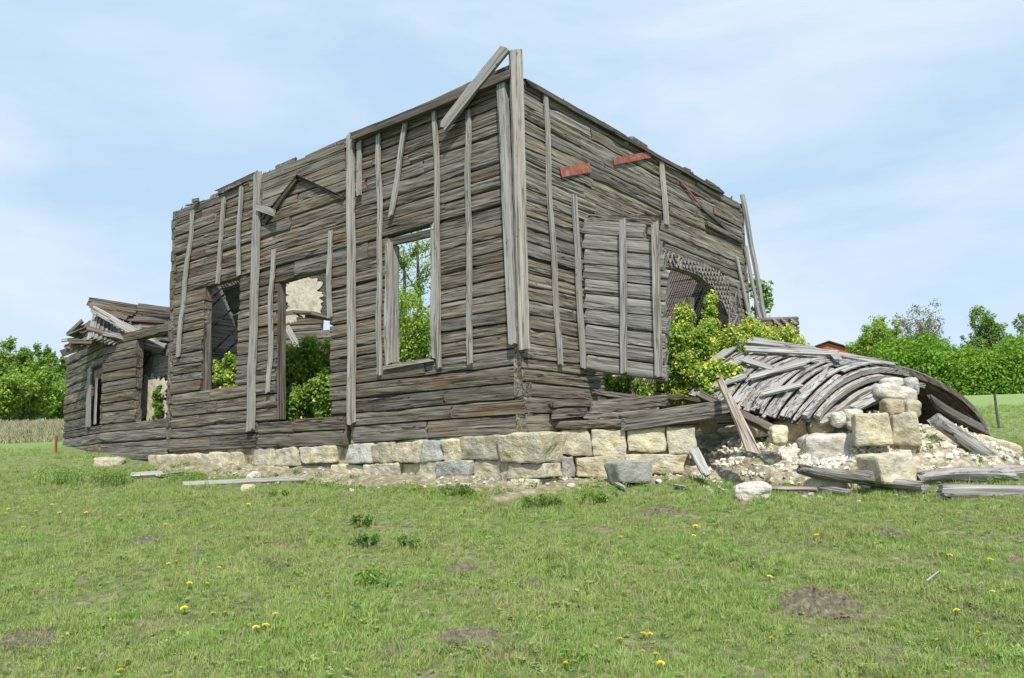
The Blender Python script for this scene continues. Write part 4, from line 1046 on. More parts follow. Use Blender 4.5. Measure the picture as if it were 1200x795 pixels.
lying(712, 567, 731, 577, .07, 'tiny pale board splinter in the grass below the grey block')
lying(905, 578, 958, 580, .10, 'dull brown board piece beside the white stone', M_ROT)
lying(962, 577, 996, 583, .10, 'thin grey board scrap before the flat tan stone', M_VAULT)
lying(1088, 690, 1101, 679, .02, 'pale dry twig lying in the grass at the right', M_BAT, .015, 'dry_twig')
lying(790, 574, 805, 577, .05, 'small grey chip of board right of the white ball', M_VAULT)
# weeds and dry grass along the foot of the walls and in the rubble
q = random.Random(66); cs = []
for i in range(210):
    k_ = q.random()
    if k_ < .55: p = CO + DL * q.uniform(-.2, LL) + NL * q.uniform(.45, 1.25)
    elif k_ < .75: p = SP0 + DS * q.uniform(-.6, 3.0) + NS * q.uniform(.35, 1.0)
    else: p = V((pR.x + q.uniform(-3.6, 2.6), pR.y + q.uniform(-1.2, .6), 0))
    g = float(gz(p.x, p.y)) + LF(p.x, p.y); cs.append((p.x, p.y, g + q.uniform(.0, .05)))
FOOT = cs
# white ball; its shaded side is put in as a dark coloured half
bp = onground(772, 570) + UP * .06
ball = empty('ball', bp, 'small white ball, its shaded side coloured dark, lying in the grass', 'ball')
def uvs(r_, z0, z1, mat):
    mb = MB(); n = 14; m_ = 6; vs = []; fs = []
    for i in range(m_ + 1):
        ph = z0 + (z1 - z0) * i / m_
        for j in range(n): a = 6.283 * j / n; vs.append((r_ * math.cos(ph) * math.cos(a), r_ * math.cos(ph) * math.sin(a), r_ * math.sin(ph)))
    for i in range(m_):
        for j in range(n): fs.append((i*n+j, i*n+(j+1)%n, (i+1)*n+(j+1)%n, (i+1)*n+j))
    mb.add(vs, fs); return mb.mesh('half', mat)
tilt = Matrix.Translation(bp) @ Matrix.Rotation(R(35), 4, 'Y')
link('ball_top', uvs(.055, 0, 1.57, M_BALLW), tilt, ball); link('ball_shaded_side', uvs(.055, -1.57, 0, M_BALL_SHADE), tilt, ball)

# ------------------------------------------------------------------ foliage
def leaf_cloud(name, centers, radii, n_per, size, mat, seed, flat=.6, parent=None, droop=0, aspect=.55, **k):
    rs = np.random.RandomState(seed); cs = np.array(centers, float); rr = np.array(radii, float)
    n_per = np.asarray(n_per) if np.ndim(n_per) else np.full(len(cs), n_per)
    idx = np.repeat(np.arange(len(cs)), n_per); n = len(idx)
    d = rs.normal(size=(n, 3)); d /= np.linalg.norm(d, axis=1)[:, None]
    p = cs[idx] + d * (rr[idx] * rs.uniform(0.1, 1, n) ** .5)[:, None] * np.array([1, 1, flat if flat < 1 else 1])
    s = size * rs.uniform(.6, 1.35, n)
    a = rs.normal(size=(n, 3)); a /= np.linalg.norm(a, axis=1)[:, None]
    nrm = d * .6 + rs.normal(size=(n, 3)) * .6 + [0, 0, .5]; nrm /= np.linalg.norm(nrm, axis=1)[:, None]
    u = np.cross(nrm, a); u /= np.linalg.norm(u, axis=1)[:, None] + 1e-9; v = np.cross(nrm, u)
    s = s[:, None]; fold = nrm * s * .12
    q = np.stack([p - u * s, p - v * s * aspect + fold, p + u * s, p + v * s * aspect + fold], 1).reshape(-1, 3)
    o = np.array(k.pop('origin', (0, 0, 0)))
    clump = rs.uniform(0, 1, len(cs))[idx]
    at_ = np.repeat(np.clip(.5 * clump + .5 * rs.uniform(0, 1, n), 0, 1), 4)
    me = np_mesh(name, q - o, np.arange(n * 4).reshape(-1, 4), mat, at_)
    return link(name, me, Matrix.Translation(V(o)), parent, **k)
def skeleton(base, h, spread, seed, n_limb=9, stems=1, up=.7, trunk_frac=.35):
    q = random.Random(seed); mb = MB(); tips = []
    for s_ in range(stems):
        b0 = V(base) + (V((q.uniform(-1, 1), q.uniform(-1, 1), 0)) * spread * .18 if stems > 1 else V((0, 0, 0)))
        b0.z -= .15
        lean = V((q.uniform(-1, 1), q.uniform(-1, 1), 0)) * (spread * (.10 if stems == 1 else .55))
        hh = h * (q.uniform(.92, 1) if stems == 1 else q.uniform(.65, 1)); pts = []
        for i in range(7):
            f = i / 6; pts.append(b0 + lean * f ** 1.3 + V((q.uniform(-1, 1), q.uniform(-1, 1), 0)) * spread * .03 + UP * hh * f)
        r_ = h * (.028 if stems == 1 else .011)
        mb.tube(pts, [r_ * (1 - .85 * i / 6) for i in range(7)], 6)
        for l in range(n_limb):
            f = trunk_frac + (1 - trunk_frac) * (l + q.random()) / n_limb; i = min(5, int(f * 6)); p = pts[i].lerp(pts[i + 1], f * 6 - i)
            a = q.uniform(0, 6.283); ln = spread * (1.05 - .65 * f) * q.uniform(.6, 1.1) * (1 if stems == 1 else .5)
            e = p + V((math.cos(a) * ln, math.sin(a) * ln, ln * up * q.uniform(.5, 1.3))); m_ = p.lerp(e, .5) + V((0, 0, -.06 * ln))
            mb.tube([p, m_, e], [r_ * .45 * (1.1 - f), r_ * .28 * (1.1 - f), r_ * .08], 4)
            tips += [m_, e, p.lerp(e, .75)]
            for z_ in range(2):
                a2 = a + q.uniform(-1.1, 1.1); l2 = ln * q.uniform(.3, .55); e2 = m_ + V((math.cos(a2) * l2, math.sin(a2) * l2, l2 * up * q.uniform(.4, 1.6)))
                mb.tube([m_, e2], [r_ * .16, r_ * .05], 3); tips.append(e2)
        tips.append(pts[-1]); tips.append(pts[-2])
    return mb, tips
def tree(name, base, h, spread, seed, mat, lb, cat='tree', grp=None, stems=1, dens=60, leaf=.12, crad=.22, up=.7, tf=.35, n_limb=9, bark=M_BARK, flowers=None, flat=1, branch='branches'):
    base = V(base); root = empty(name, base, lb, cat, grp)
    mb, tips = skeleton(base, h, spread, seed, n_limb, stems, up, tf)
    link('trunk' if stems == 1 else 'stems', MBshift(mb, base).mesh('trunk', bark), Matrix.Translation(base), root)
    q = random.Random(seed + 1); rad = [spread * crad * q.uniform(.6, 1.3) for _ in tips]
    leaf_cloud('foliage', [tuple(x) for x in tips], rad, dens, leaf, mat, seed + 2, flat, root, origin=tuple(base))
    if flowers:
        sel = [i for i in range(len(tips)) if q.random() < .8]
        leaf_cloud('blossom', [tuple(tips[i] + UP * rad[i] * .25) for i in sel], [rad[i] * 1.05 for i in sel], flowers, leaf * .75, M_FLW, seed + 5, flat, root, aspect=.8, origin=tuple(base))
    return root
def MBshift(mb, b_):
    mb.v = [(v[0] - b_[0], v[1] - b_[1], v[2] - b_[2]) for v in mb.v]; return mb
def gp(px, Y): p = at(px, 500, Y); return G(p.x, Y)
def hpx(px, ytop, Y): return at(px, ytop, Y).z - float(gz(at(px, 500, Y).x, Y))
# left group of trees
TG = 'trees beyond the reeds at the left'
for i, (px, yt, Y, sp_, mt, lb) in enumerate([
        (-10, 408, 44, 2.4, M_LFY, 'bright green bushy tree cut off by the left edge of the photo'),
        (12, 404, 46, 2.0, M_LF, 'tallest pointed light green tree at the far left'),
        (34, 412, 47, 1.8, M_LFY, 'feathery yellow green tree second from the annex'),
        (58, 408, 46, 1.5, M_LF, 'slender loose crowned tree right next to the annex'),
        (30, 445, 42, 2.2, M_LFY, 'low bright bush in front of the left trees'),
        (70, 440, 45, 1.6, M_LF, 'low green bush half hidden by the annex wall'),
        (-5, 450, 41, 2.2, M_LFY, 'low bush at the bottom of the left tree group, at the photo edge')]):
    tree('leafy_tree' if yt < 430 else 'green_bush', gp(px, Y), hpx(px, yt, Y), sp_, 200 + i, mt, lb, 'tree' if yt < 430 else 'bush', TG, stems=7, dens=30, leaf=.075, crad=.13, up=1.7, tf=.10, n_limb=15)
# trees at the right behind the vault
for i, (px, yt, Y, sp_, mt, lb, dens, st) in enumerate([
        (1020, 384, 66, 2.6, M_LFY, 'round bright green bush left of the bare grey tree', 60, 4),
        (1045, 378, 68, 2.2, M_LFY, 'bright green bush with upright shoots next to the bare grey tree', 50, 4),
        (1087, 362, 72, 3.0, M_LFG, 'tall sparse greyish tree just coming into leaf', 22, 3),
        (1112, 386, 74, 3.0, M_LFG, 'broad brownish sparse tree right of the tall grey one', 30, 4),
        (1068, 392, 73, 2.6, M_LFG, 'low brownish shrub below the tall grey tree', 30, 4),
        (1172, 363, 70, 2.6, M_LF, 'green upright tree with loose branches near the right photo edge', 34, 3),
        (1150, 385, 70, 1.6, M_LF, 'small loose green shrub left of the upright tree', 26, 3),
        (1205, 372, 69, 2.2, M_LF, 'green tree cut off by the right photo edge', 36, 3)]):
    tree('leafy_tree', gp(px, Y), hpx(px, yt, Y), sp_, 240 + i, mt, lb, 'tree', 'trees above the hedge at the right', stems=st + 2, dens=int(dens * .45), leaf=.10, crad=.14, up=1.7, tf=.25, n_limb=14)
# hedge
q = random.Random(8); cen = []; rad = []
for px in range(962, 1290, 5):
    for r_ in range(6):
        Y = 60 + r_ * 1.3; p = gp(px + q.uniform(-4, 4), Y)
        top = 404 + 9 * math.sin(px * .045) + 4 * math.sin(px * .13) + (14 if px < 1040 else 0)
        hh = hpx(px, top, Y)
        for lv in (.12, .4, .68, .9):
            if r_ > 1 and lv < .5: continue
            cen.append((p.x, p.y, p.z + hh * lv * (.75 + .25 * min(1, r_ / 2)))); rad.append(q.uniform(.45, .95))
hb = gp(1125, 62)
hedge = empty('hedge', hb, 'dense bright green thicket along the far side of the right field', 'hedge')
leaf_cloud('foliage', cen, rad, 62, .13, M_HEDGE, 9, 1, hedge, origin=tuple(hb), kind='stuff')
mb = MB()
for px in range(965, 1285, 4):
    p = gp(px, 61 + q.random() * 3); mb.tube([p, p + V((q.uniform(-.5, .5), 0, q.uniform(1.2, 2.6)))], [.05, .02], 4)
link('stems', MBshift(mb, hb).mesh('stems', M_BARK), Matrix.Translation(hb), hedge, kind='stuff')
# tree behind the far wall post, trees behind the window
tree('leafy_tree', gp(893, 27), hpx(893, 320, 27), 1.1, 270, M_LF, 'small light green tree peeping out behind the right end post', 'tree', dens=40, leaf=.07, crad=.24, tf=.3, up=.9)
TW = 'trees growing behind the house, seen through the right window'
tree('leafy_tree', gp(500, 31), hpx(500, 262, 31) , 2.4, 281, M_LFY, 'tall light green tree filling the tall window on the right', 'tree', TW, dens=60, leaf=.055, crad=.17, up=1.0, tf=.15)
tree('leafy_tree', gp(474, 30), hpx(474, 278, 30), 1.6, 282, M_LF, 'thin light green tree at the left side of the tall window', 'tree', TW, dens=60, leaf=.055, crad=.2, up=1.0, tf=.2)
tree('green_bush', gp(486, 28.5), hpx(486, 345, 28.5), 1.9, 283, M_LFY, 'thick bush filling the lower half of the tall window', 'bush', TW, stems=7, dens=60, leaf=.05, crad=.24, up=1.0, tf=.1)
# bushes inside the ruin
def bush(px, yt, Y, ybase, sp_, seed, mat, lb, fl=None, stems=6, dens=46, leaf=.05, crad=.26, grp='bushes growing inside the ruin', n_limb=8, tf=.15, up=.9):
    b_ = at(px, ybase, Y); h = at(px, yt, Y).z - b_.z
    return tree('flowering_bush' if fl else 'green_bush', b_, h, sp_, seed, mat, lb, 'bush', grp, stems=stems, dens=dens, leaf=leaf, crad=crad, up=up, tf=tf, n_limb=n_limb, flowers=fl)
bush(260, 410, wall_pt('L', 262, 440).y + .95, 500, .5, 301, M_LFY, 'yellow flowered bush in the left window of the long wall', 14, stems=9, dens=70, leaf=.05, tf=.05, crad=.2)
bush(250, 424, wall_pt('L', 241, 450).y + .62, 488, .24, 302, M_LFY, 'small yellow flowered bush at the left jamb of the left window', 10, stems=5, dens=40, tf=.1)
bush(345, 402, 20.0, 520, 1.0, 303, M_LF, 'dark green bush filling the middle window, left side', 5, dens=70)
bush(372, 398, 19.6, 520, 1.0, 304, M_LFY, 'bright green bush filling the middle window, right side', 7, dens=70)
bush(352, 450, 18.9, 520, .8, 309, M_LF, 'low bush right behind the broken sill of the middle window', 5, dens=70)
bush(395, 430, 18.4, 520, .8, 310, M_LF, 'bush mostly hidden behind the pier right of the middle window', 5, dens=50)
bush(836, 328, 16.6, 475, .32, 305, M_LFY, 'tall thin flowering shoot climbing before the broken doorway', 20, stems=4, dens=44, leaf=.034, n_limb=13, tf=.2, crad=.3)
bush(824, 352, 16.2, 478, .55, 316, M_LFY, 'loose yellow green bush with upright sprays in the middle of the doorway', 16, stems=6, dens=44, leaf=.034, n_limb=11, tf=.2, crad=.2)
bush(806, 370, 15.6, 478, .85, 306, M_LFY, 'dense lower bush at the foot of the broken doorway', 14, stems=9, dens=52, leaf=.034, n_limb=10, tf=.05, crad=.17)
bush(790, 372, 16.4, 478, .5, 315, M_LF, 'green bush right behind the free edge of the hanging panel', 8, stems=5, dens=40, leaf=.034, n_limb=9, tf=.1, crad=.18)
bush(858, 376, 15.8, 470, .85, 307, M_LFY, 'yellow flowering bush leaning on the left edge of the vault', 26, stems=7, dens=44, leaf=.034, n_limb=11, tf=.1, crad=.16)
bush(908, 370, 17.0, 470, 1.05, 308, M_LFY, 'yellow blossomed bush behind the crest of the vault', 26, stems=7, dens=46, leaf=.036, n_limb=11, tf=.2, crad=.16)
bush(722, 436, 16.6, 472, .45, 311, M_LF, 'small plant with yellow flowers in the gap under the hanging panel', 6, stems=5, dens=26, leaf=.04, tf=.1, n_limb=6)
bush(760, 442, 16.2, 474, .45, 312, M_LF, 'small green plant under the free corner of the panel', 4, stems=5, dens=30, leaf=.04, tf=.1, n_limb=6)
bush(184, 446, 21.45, 500, .22, 313, M_LF, 'green sapling standing in the annex window', None, stems=4, dens=20, leaf=.06, tf=.1, n_limb=6)
bush(848, 420, 14.8, 470, .6, 314, M_LFY, 'trailing yellow green shoots hanging over the vault boards', 12, stems=5, dens=36, leaf=.045, tf=.1)
# weeds
def weed(px, py, wpx, hpx_, seed, lb, mat=M_LF, leaf=.018):
    b_ = onground(px, py); r_ = wpx / 2 * b_.y / F; h = hpx_ * b_.y / F; q = random.Random(seed)
    n = max(7, int(r_ * 60)); cs = [(b_.x + q.uniform(-1, 1) * r_, b_.y + q.uniform(-1, 1) * min(r_, .4), b_.z + h * q.uniform(.25, .8)) for _ in range(n)]
    root = empty('weed_clump', b_, lb, 'weed', 'weed clumps in the grass')
    leaf_cloud('leaves', cs, [h * q.uniform(.3, .55) for _ in cs], 40, leaf, mat, seed, 1, root, origin=tuple(b_))
    mb = MB()
    for c in cs: p = V((c[0], c[1], float(gz(c[0], c[1])) - .01)); mb.tube([p, V(c)], [.006, .003], 4)
    link('stalks', MBshift(mb, b_).mesh('stalks', M_LFD), Matrix.Translation(b_), root, kind='stuff')
for i, a in enumerate([(85, 568, 62, 22, 'wide nettle clump before the annex'), (133, 571, 42, 18, 'round dark nettle clump right of the wide one'), (220, 567, 42, 13, 'bright green clump above the thin plank'),
          (444, 562, 18, 16, 'bright leafy plant at the foot of the foundation, left'), (562, 566, 18, 14, 'bright leafy plant at the foot of the foundation, middle'), (489, 541, 12, 14, 'plant growing out of the stone joint'),
          (537, 580, 34, 13, 'dark clump just below the foundation middle'), (640, 556, 12, 12, 'small plant below the corner stone'), (636, 596, 46, 14, 'flat dark clump below the house corner'), (702, 588, 44, 12, 'flat dark clump below the grey block'),
          (424, 617, 28, 12, 'dark tuft in the left half of the meadow, upper'), (425, 640, 30, 13, 'dark tuft in the left half of the meadow, lower'), (328, 583, 20, 9, 'small tuft right of the thin plank'), (475, 642, 28, 12, 'dark tuft right of the lower meadow tuft'),
          (437, 690, 44, 26, 'large leafy tuft left of the molehill'), (946, 558, 14, 12, 'green plant in the rubble by the short log'), (922, 577, 18, 10, 'green plant behind the white stone'), (1095, 560, 30, 10, 'green plants between the blocks and the logs'), (1160, 565, 30, 8, 'green plants behind the middle log')]):
    weed(a[0], a[1], a[2], a[3], 600 + i, a[4], M_LF if i not in (1, 6, 8, 10, 11) else M_LFD)

leaf_cloud('ground_cover', FOOT, [.05 + .09 * ((i * 7) % 10) / 10 for i in range(len(FOOT))], 55, .017, M_LF, 71, .7, kind='stuff')
# ------------------------------------------------------------------ dandelions
def mk_dand():
    mb = MB(); mb.tube([(0, 0, -.01), (.003, 0, .03), (0, .004, .058)], [.004, .003, .003], 5); stem = mb.mesh('stem', M_LFY)
    mb = MB(); q = random.Random(2)
    for ringr, z, nn in ((.026, .056, 14), (.018, .063, 11), (.009, .067, 7)):
        for i in range(nn):
            a = 6.283 * i / nn + q.uniform(-.1, .1); w_ = .006; c, s_ = math.cos(a), math.sin(a)
            mb.add([(0, 0, z - .008), (ringr * c - w_ * s_, ringr * s_ + w_ * c, z + .004), (ringr * 1.15 * c, ringr * 1.15 * s_, z + .006), (ringr * c + w_ * s_, ringr * s_ - w_ * c, z + .004)], [(0, 1, 2, 3)])
    return stem, mb.mesh('flower_head', M_YEL)
st_me, fl_me = mk_dand()
dl = [(221,686),(242,684),(217,716),(249,720),(265,719),(300,738),(310,737),(441,738),(385,699),(384,696),(323,723),(207,658),(256,666),(198,660),(10,594),(30,596),(42,597),(40,604),(27,616),(82,630),(101,600),(130,639),(333,589),(290,590),(195,614),(5,600),(60,590),
      (584,718),(664,780),(728,753),(753,746),(761,744),(753,765),(769,771),(774,781),(816,616),(813,627),(726,630),(745,618),(666,637),
      (901,677),(905,751),(959,627),(961,633),(903,604),(1113,651),(1161,658),(1164,695),(1124,719),(1147,744),(1125,601),(1155,623),(816,617),(142,790),(70,600),(118,588),(545,596),(563,598)]
for i, (px, py) in enumerate(dl):
    b_ = onground(px, py + 6); q = random.Random(i)
    o = empty('dandelion', b_ + UP * .0, 'yellow dandelion blooming in the short grass', 'flower', 'dandelions in the meadow')
    sc = q.uniform(.7, 1.1); o.scale = (sc, sc, sc); o.rotation_euler = (q.uniform(-.25, .25), q.uniform(-.25, .25), q.uniform(0, 6))
    for nm, me in (('stem', st_me), ('flower_head', fl_me)):
        c = bpy.data.objects.new(nm, me); C.objects.link(c); c.parent = o
# ------------------------------------------------------------------ molehills
MH = []
for i, (px, py, wpx, h, lb) in enumerate([(955, 708, 100, .11, 'largest brown molehill, in the right foreground'), (30, 752, 78, .06, 'low molehill in the bottom left corner'), (538, 668, 38, .05, 'small reddish brown molehill in the middle of the meadow'),
        (552, 748, 80, .05, 'flat dull molehill in the middle foreground'), (1036, 628, 58, .05, 'thin brown molehill below the short log'), (776, 601, 40, .04, 'faint brown molehill below the ball'), (170, 634, 44, .05, 'brown molehill in the left part of the meadow'), (628, 685, 40, .04, 'faint earthy patch right of the reddish molehill')]):
    p = onground(px, py); r_ = wpx / 2 * p.y / F; MH.append((p.x, p.y, r_))
    n = 44; vs = []; fs = []
    mb = MB(); vs = []
    for a in range(n + 1):
        for b_ in range(n + 1):
            u = -1 + 2 * a / n; v = -1 + 2 * b_ / n; rr = math.hypot(u, v); x = u * r_; y = v * r_ * .9
            f = max(0, 1 - rr ** 2 * (1 + .5 * mn.noise(V((u * 2, v * 2, i)))))
            z = float(gz(p.x + x, p.y + y)) - p.z + h * f * (.8 + .5 * mn.noise(V((x * 12, y * 12, i)))) + .035 * mn.noise(V((x * 26, y * 26, i))) * (f > 0) - (.03 if f <= 0 else 0)
            vs.append((x, y, z))
    for a in range(n):
        for b_ in range(n): c_ = a * (n + 1) + b_; fs.append((c_, c_ + n + 1, c_ + n + 2, c_ + 1))
    mb.add(vs, fs); link('molehill', mb.mesh('molehill', M_SOIL), Matrix.Translation(p), None, lb, 'molehill', 'molehills in the meadow')

# ------------------------------------------------------------------ grass
def tuft(seed, n, rad, h, lean, wd):
    rs = np.random.RandomState(seed); v = []; f = []; a = []
    for i in range(n):
        ang = rs.uniform(0, 6.283); r_ = rad * math.sqrt(rs.uniform()); x, y = r_ * math.cos(ang), r_ * math.sin(ang)
        hh = h * rs.uniform(.45, 1.1); w_ = wd * rs.uniform(.7, 1.3); t_ = rs.uniform(0, 6.283); lx, ly = rs.normal(0, lean, 2) * hh
        sx_, sy_ = math.cos(t_) * w_ / 2, math.sin(t_) * w_ / 2; k = len(v)
        v += [(x - sx_, y - sy_, -.01), (x + sx_, y + sy_, -.01), (x + lx * .4 + sx_ * .7, y + ly * .4 + sy_ * .7, hh * .55), (x + lx * .4 - sx_ * .7, y + ly * .4 - sy_ * .7, hh * .55), (x + lx, y + ly, hh), (x + lx, y + ly, hh)]
        f += [(k, k + 1, k + 2, k + 3), (k + 3, k + 2, k + 4, k + 5)]; rv = rs.uniform(); a += [rv] * 6
    return np_mesh('tuft', v, f, M_GRASS, a)
gcol = bpy.data.collections.new('grass_tufts')
def rosette(seed, n, rad, h, size):
    rs = np.random.RandomState(seed); v = []; f = []; a = []
    for i in range(n):
        ang = rs.uniform(0, 6.283); r_ = rad * math.sqrt(rs.uniform()); c = np.array([r_ * math.cos(ang), r_ * math.sin(ang), h * rs.uniform(.2, 1)])
        d = np.array([math.cos(ang), math.sin(ang), rs.uniform(-.2, .5)]); e = np.array([-math.sin(ang), math.cos(ang), rs.uniform(-.3, .3)]); s_ = size * rs.uniform(.6, 1.3); k = len(v)
        v += [tuple(c - d * s_), tuple(c + e * s_ * .5), tuple(c + d * s_), tuple(c - e * s_ * .5)]; f.append((k, k + 1, k + 2, k + 3)); a += [rs.uniform(0, .75)] * 4
    return np_mesh('rosette', v, f, M_GRASS, a)
TF = [tuft(900 + i, *p) for i, p in enumerate([(26, .055, .048, .5, .007), (22, .045, .066, .45, .007), (28, .065, .036, .7, .0075), (14, .04, .09, .4, .007), (20, .08, .025, 1.3, .007)])] + [rosette(950, 16, .05, .03, .014), rosette(951, 10, .04, .045, .02)]
TF.append(tuft(960, 4, .05, .17, .3, .004)); TF[-1].attributes['rnd'].data.foreach_set('value', np.full(24, .97, np.float32))
for me_ in TF: gcol.objects.link(bpy.data.objects.new('tuft', me_))
rs = np.random.RandomState(12)
def scatter(y0, y1, dens, half):
    A = (y1 - y0) * (y0 + y1) / 2 * 2 * half + (y1 - y0) * 2
    n = int(A * dens); y = rs.uniform(y0, y1, n * 2); x = rs.uniform(-1, 1, n * 2) * (y1 * half + 1)
    k = np.abs(x) < y * half + 1; x, y = x[k], y[k]; m = min(len(x), n); return x[:m], y[:m]
X_, Y_ = [], []
for a in ((4.2, 7, 600, .82), (7, 10, 430, .80), (10, 14, 260, .78), (14, 20, 90, .80), (20, 34, 22, .80)):
    x, y = scatter(*a); X_.append(x); Y_.append(y)
X_ = np.concatenate(X_); Y_ = np.concatenate(Y_)
pn = np.array([mn.noise(V((x * .9, y * .9, 3))) + .6 * mn.noise(V((x * 2.7, y * 2.7, 8))) for x, y in zip(X_, Y_)])
keep_ = rs.uniform(0, 1, len(X_)) < np.clip(.90 + pn * .7, .62, 1)
# not inside the house, thinner at the foot of the walls and on the rubble
rel = np.stack([X_ - CO.x, Y_ - CO.y], 1); ul = rel @ np.array([DL.x, DL.y]); ur = rel @ np.array([DR.x, DR.y])
ol = rel @ np.array([NL.x, NL.y]); orr = rel @ np.array([NR.x, NR.y])
keep_ &= ~((ul > -.0) & (ur > -.0))
wd_ = np.where((ul > -.5) & (ul < LL) & (ur < 0), -ur, 9); wd2 = np.where((ur > -.3) & (ur < LR) & (ul < 0), -ul, 9); wm = np.minimum(wd_, wd2)
keep_ &= rs.uniform(0, 1, len(X_)) < np.clip((wm - .22) / .5, .10, 1)
for cx, cy, rx1, ry1 in ((pR.x + .1, pR.y + 1.3, 2.6, 2.3), (p2.x, p2.y + .9, 1.9, 1.5)):
    d_ = ((X_ - cx) / rx1) ** 2 + ((Y_ - cy) / ry1) ** 2; keep_ &= rs.uniform(0, 1, len(X_)) < np.clip(d_ - .15, .03, 1)
for cx, cy, r_ in MH:
    d_ = np.hypot(X_ - cx, (Y_ - cy) / .9) / r_; keep_ &= rs.uniform(0, 1, len(X_)) < np.clip(d_ * 1.1 + .05, .45, 1)
X_, Y_, pn = X_[keep_], Y_[keep_], pn[keep_]
Zg = gz(X_, Y_)
sc = np.clip(.80 + pn * .6, .58, 1.5) * rs.uniform(.7, 1.3, len(X_)) * (1 + np.clip(Y_ - 10, 0, 20) * .05)
me = bpy.data.meshes.new('grass'); me.vertices.add(len(X_)); me.vertices.foreach_set('co', np.stack([X_, Y_, Zg], 1).astype(np.float32).ravel())
at1 = me.attributes.new('sc', 'FLOAT', 'POINT'); at1.data.foreach_set('value', sc.astype(np.float32))
at2 = me.attributes.new('ix', 'INT', 'POINT'); at2.data.foreach_set('value', rs.choice([0, 1, 2, 2, 3, 4, 4, 0, 1, 5, 6, 2, 0, 1, 2, 3, 5, 0, 1, 7], len(X_)).astype(np.int32))
at3 = me.attributes.new('rz', 'FLOAT_VECTOR', 'POINT'); at3.data.foreach_set('vector', np.stack([rs.normal(0, .1, len(X_)), rs.normal(0, .1, len(X_)), rs.uniform(0, 6.28, len(X_))], 1).astype(np.float32).ravel())
me.update()
go = link('grass', me, kind='stuff'); go['label'] = 'short meadow grass'
ng = bpy.data.node_groups.new('grass_nodes', 'GeometryNodeTree')
ng.interface.new_socket('Geometry', in_out='INPUT', socket_type='NodeSocketGeometry'); ng.interface.new_socket('Geometry', in_out='OUTPUT', socket_type='NodeSocketGeometry')
gi = ng.nodes.new('NodeGroupInput'); go_ = ng.nodes.new('NodeGroupOutput'); ip = ng.nodes.new('GeometryNodeInstanceOnPoints'); ci = ng.nodes.new('GeometryNodeCollectionInfo')
ci.inputs[0].default_value = gcol; ci.inputs['Separate Children'].default_value = True; ci.inputs['Reset Children'].default_value = True
def named(nm, dt):
    n = ng.nodes.new('GeometryNodeInputNamedAttribute'); n.data_type = dt; n.inputs[0].default_value = nm
    return [o for o in n.outputs if o.enabled and o.name == 'Attribute'][0]
L_ = ng.links.new
L_(gi.outputs[0], ip.inputs['Points']); L_(ci.outputs[0], ip.inputs['Instance']); ip.inputs['Pick Instance'].default_value = True
L_(named('ix', 'INT'), ip.inputs['Instance Index']); L_(named('sc', 'FLOAT'), ip.inputs['Scale'])
e2r = ng.nodes.new('FunctionNodeEulerToRotation'); L_(named('rz', 'FLOAT_VECTOR'), e2r.inputs[0]); L_(e2r.outputs[0], ip.inputs['Rotation'])
L_(ip.outputs[0], go_.inputs[0])
md = go.modifiers.new('grass', 'NODES'); md.node_group = ng
print('tufts', len(X_))

# dry reeds at the left, one mass
rs = np.random.RandomState(5); n = 26000
y = rs.uniform(29, 41, n); x = (np.vectorize(lambda p, yy: at(p, 500, yy).x)(rs.uniform(-60, 205, n), y))
z = gz(x, y); h = rs.uniform(.2, .62, n) * np.clip((y - 26) / 10, .35, 1); tt = rs.uniform(0, 6.28, n); lx = rs.normal(0, .12, n); ly = rs.normal(0, .12, n); wv = .018
q_ = np.stack([np.stack([x - wv, y, z], 1), np.stack([x + wv, y, z], 1), np.stack([x + lx + wv * .3, y + ly, z + h], 1), np.stack([x + lx - wv * .3, y + ly, z + h], 1)], 1).reshape(-1, 3)
link('dry_reeds', np_mesh('reeds', q_, np.arange(n * 4).reshape(-1, 4), M_STRAW, np.repeat(rs.uniform(0, 1, n), 4)), kind='stuff')

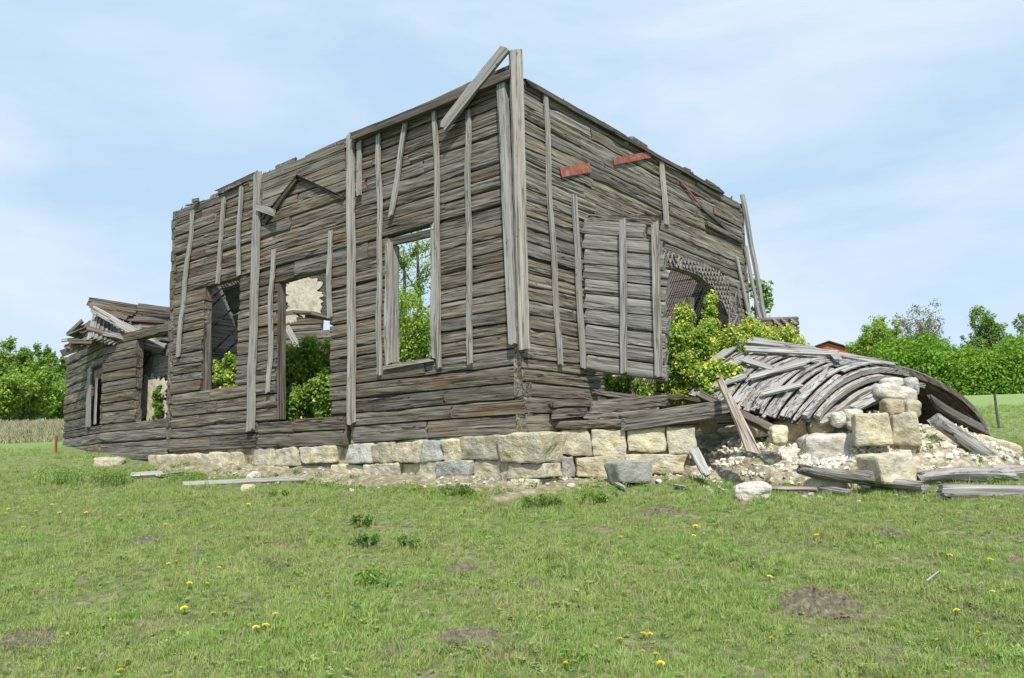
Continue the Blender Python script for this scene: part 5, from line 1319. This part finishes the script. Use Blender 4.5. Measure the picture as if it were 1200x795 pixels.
# ------------------------------------------------------------------ fence posts, distant house
def post(px, py0, py1, r_, lb, mat):
    lo = onground(px, py1); up = at(px, py0, lo.y); mb = MB(); h = up.z - lo.z
    mb.tube([(0, 0, -.3), (0, 0, h * .5), (.02, 0, h), (.02, 0, h + .02)], [r_, r_ * .95, r_ * .9, r_ * .5], 8)
    link('fence_post', mb.mesh('post', mat), Matrix.Translation(lo) @ Matrix.Rotation(R(-2.5), 4, 'Y'), None, lb, 'fence post')
post(65.5, 511, 532, .035, 'rusty thin post standing in the reeds left of the annex', M_RUST)
post(1171, 463, 502, .035, 'weathered brown post in the field before the hedge', M_DARKW)
hb_ = gp(975, 118); hs = empty('brick_house', hb_, 'distant red brick house with a dark gable roof peeping over the vault', 'house')
apex = at(970, 401, 118); ez = at(950, 411, 118).z; wdt = (at(1008, 410, 118).x - at(948, 410, 118).x) / 2 + .2
rt = apex.z - hb_.z; et = ez - hb_.z - .1
mb = MB(); hw = wdt * .92
mb.add([(-hw, 0, -.5), (hw, 0, -.5), (hw, 0, et), (0, 0, rt - .15), (-hw, 0, et), (-hw, 9, -.5), (hw, 9, -.5), (hw, 9, et), (0, 9, rt - .15), (-hw, 9, et)], [(0, 1, 2, 3, 4), (9, 8, 7, 6, 5), (1, 6, 7, 2), (0, 4, 9, 5)])
T = Matrix.Translation(V((apex.x, hb_.y, hb_.z))); hs.matrix_basis = T
link('wall', mb.mesh('wall', M_BRICK), T, hs)
mb = MB(); t_ = .16
for s_ in (-1, 1):
    mb.add([(0, -.5, rt), (s_ * wdt * 1.06, -.5, et - .15), (s_ * wdt * 1.06, 9.5, et - .15), (0, 9.5, rt), (0, -.5, rt + t_), (s_ * wdt * 1.06, -.5, et - .15 + t_), (s_ * wdt * 1.06, 9.5, et - .15 + t_), (0, 9.5, rt + t_)], [(0, 1, 2, 3), (7, 6, 5, 4), (0, 4, 5, 1), (1, 5, 6, 2), (2, 6, 7, 3)])
link('roof', mb.mesh('roof', M_ROOF), T, hs)
print('objects', len(C.objects), 'tris', sum(len(o.data.polygons) * 2 for o in C.objects if o.type == 'MESH'))
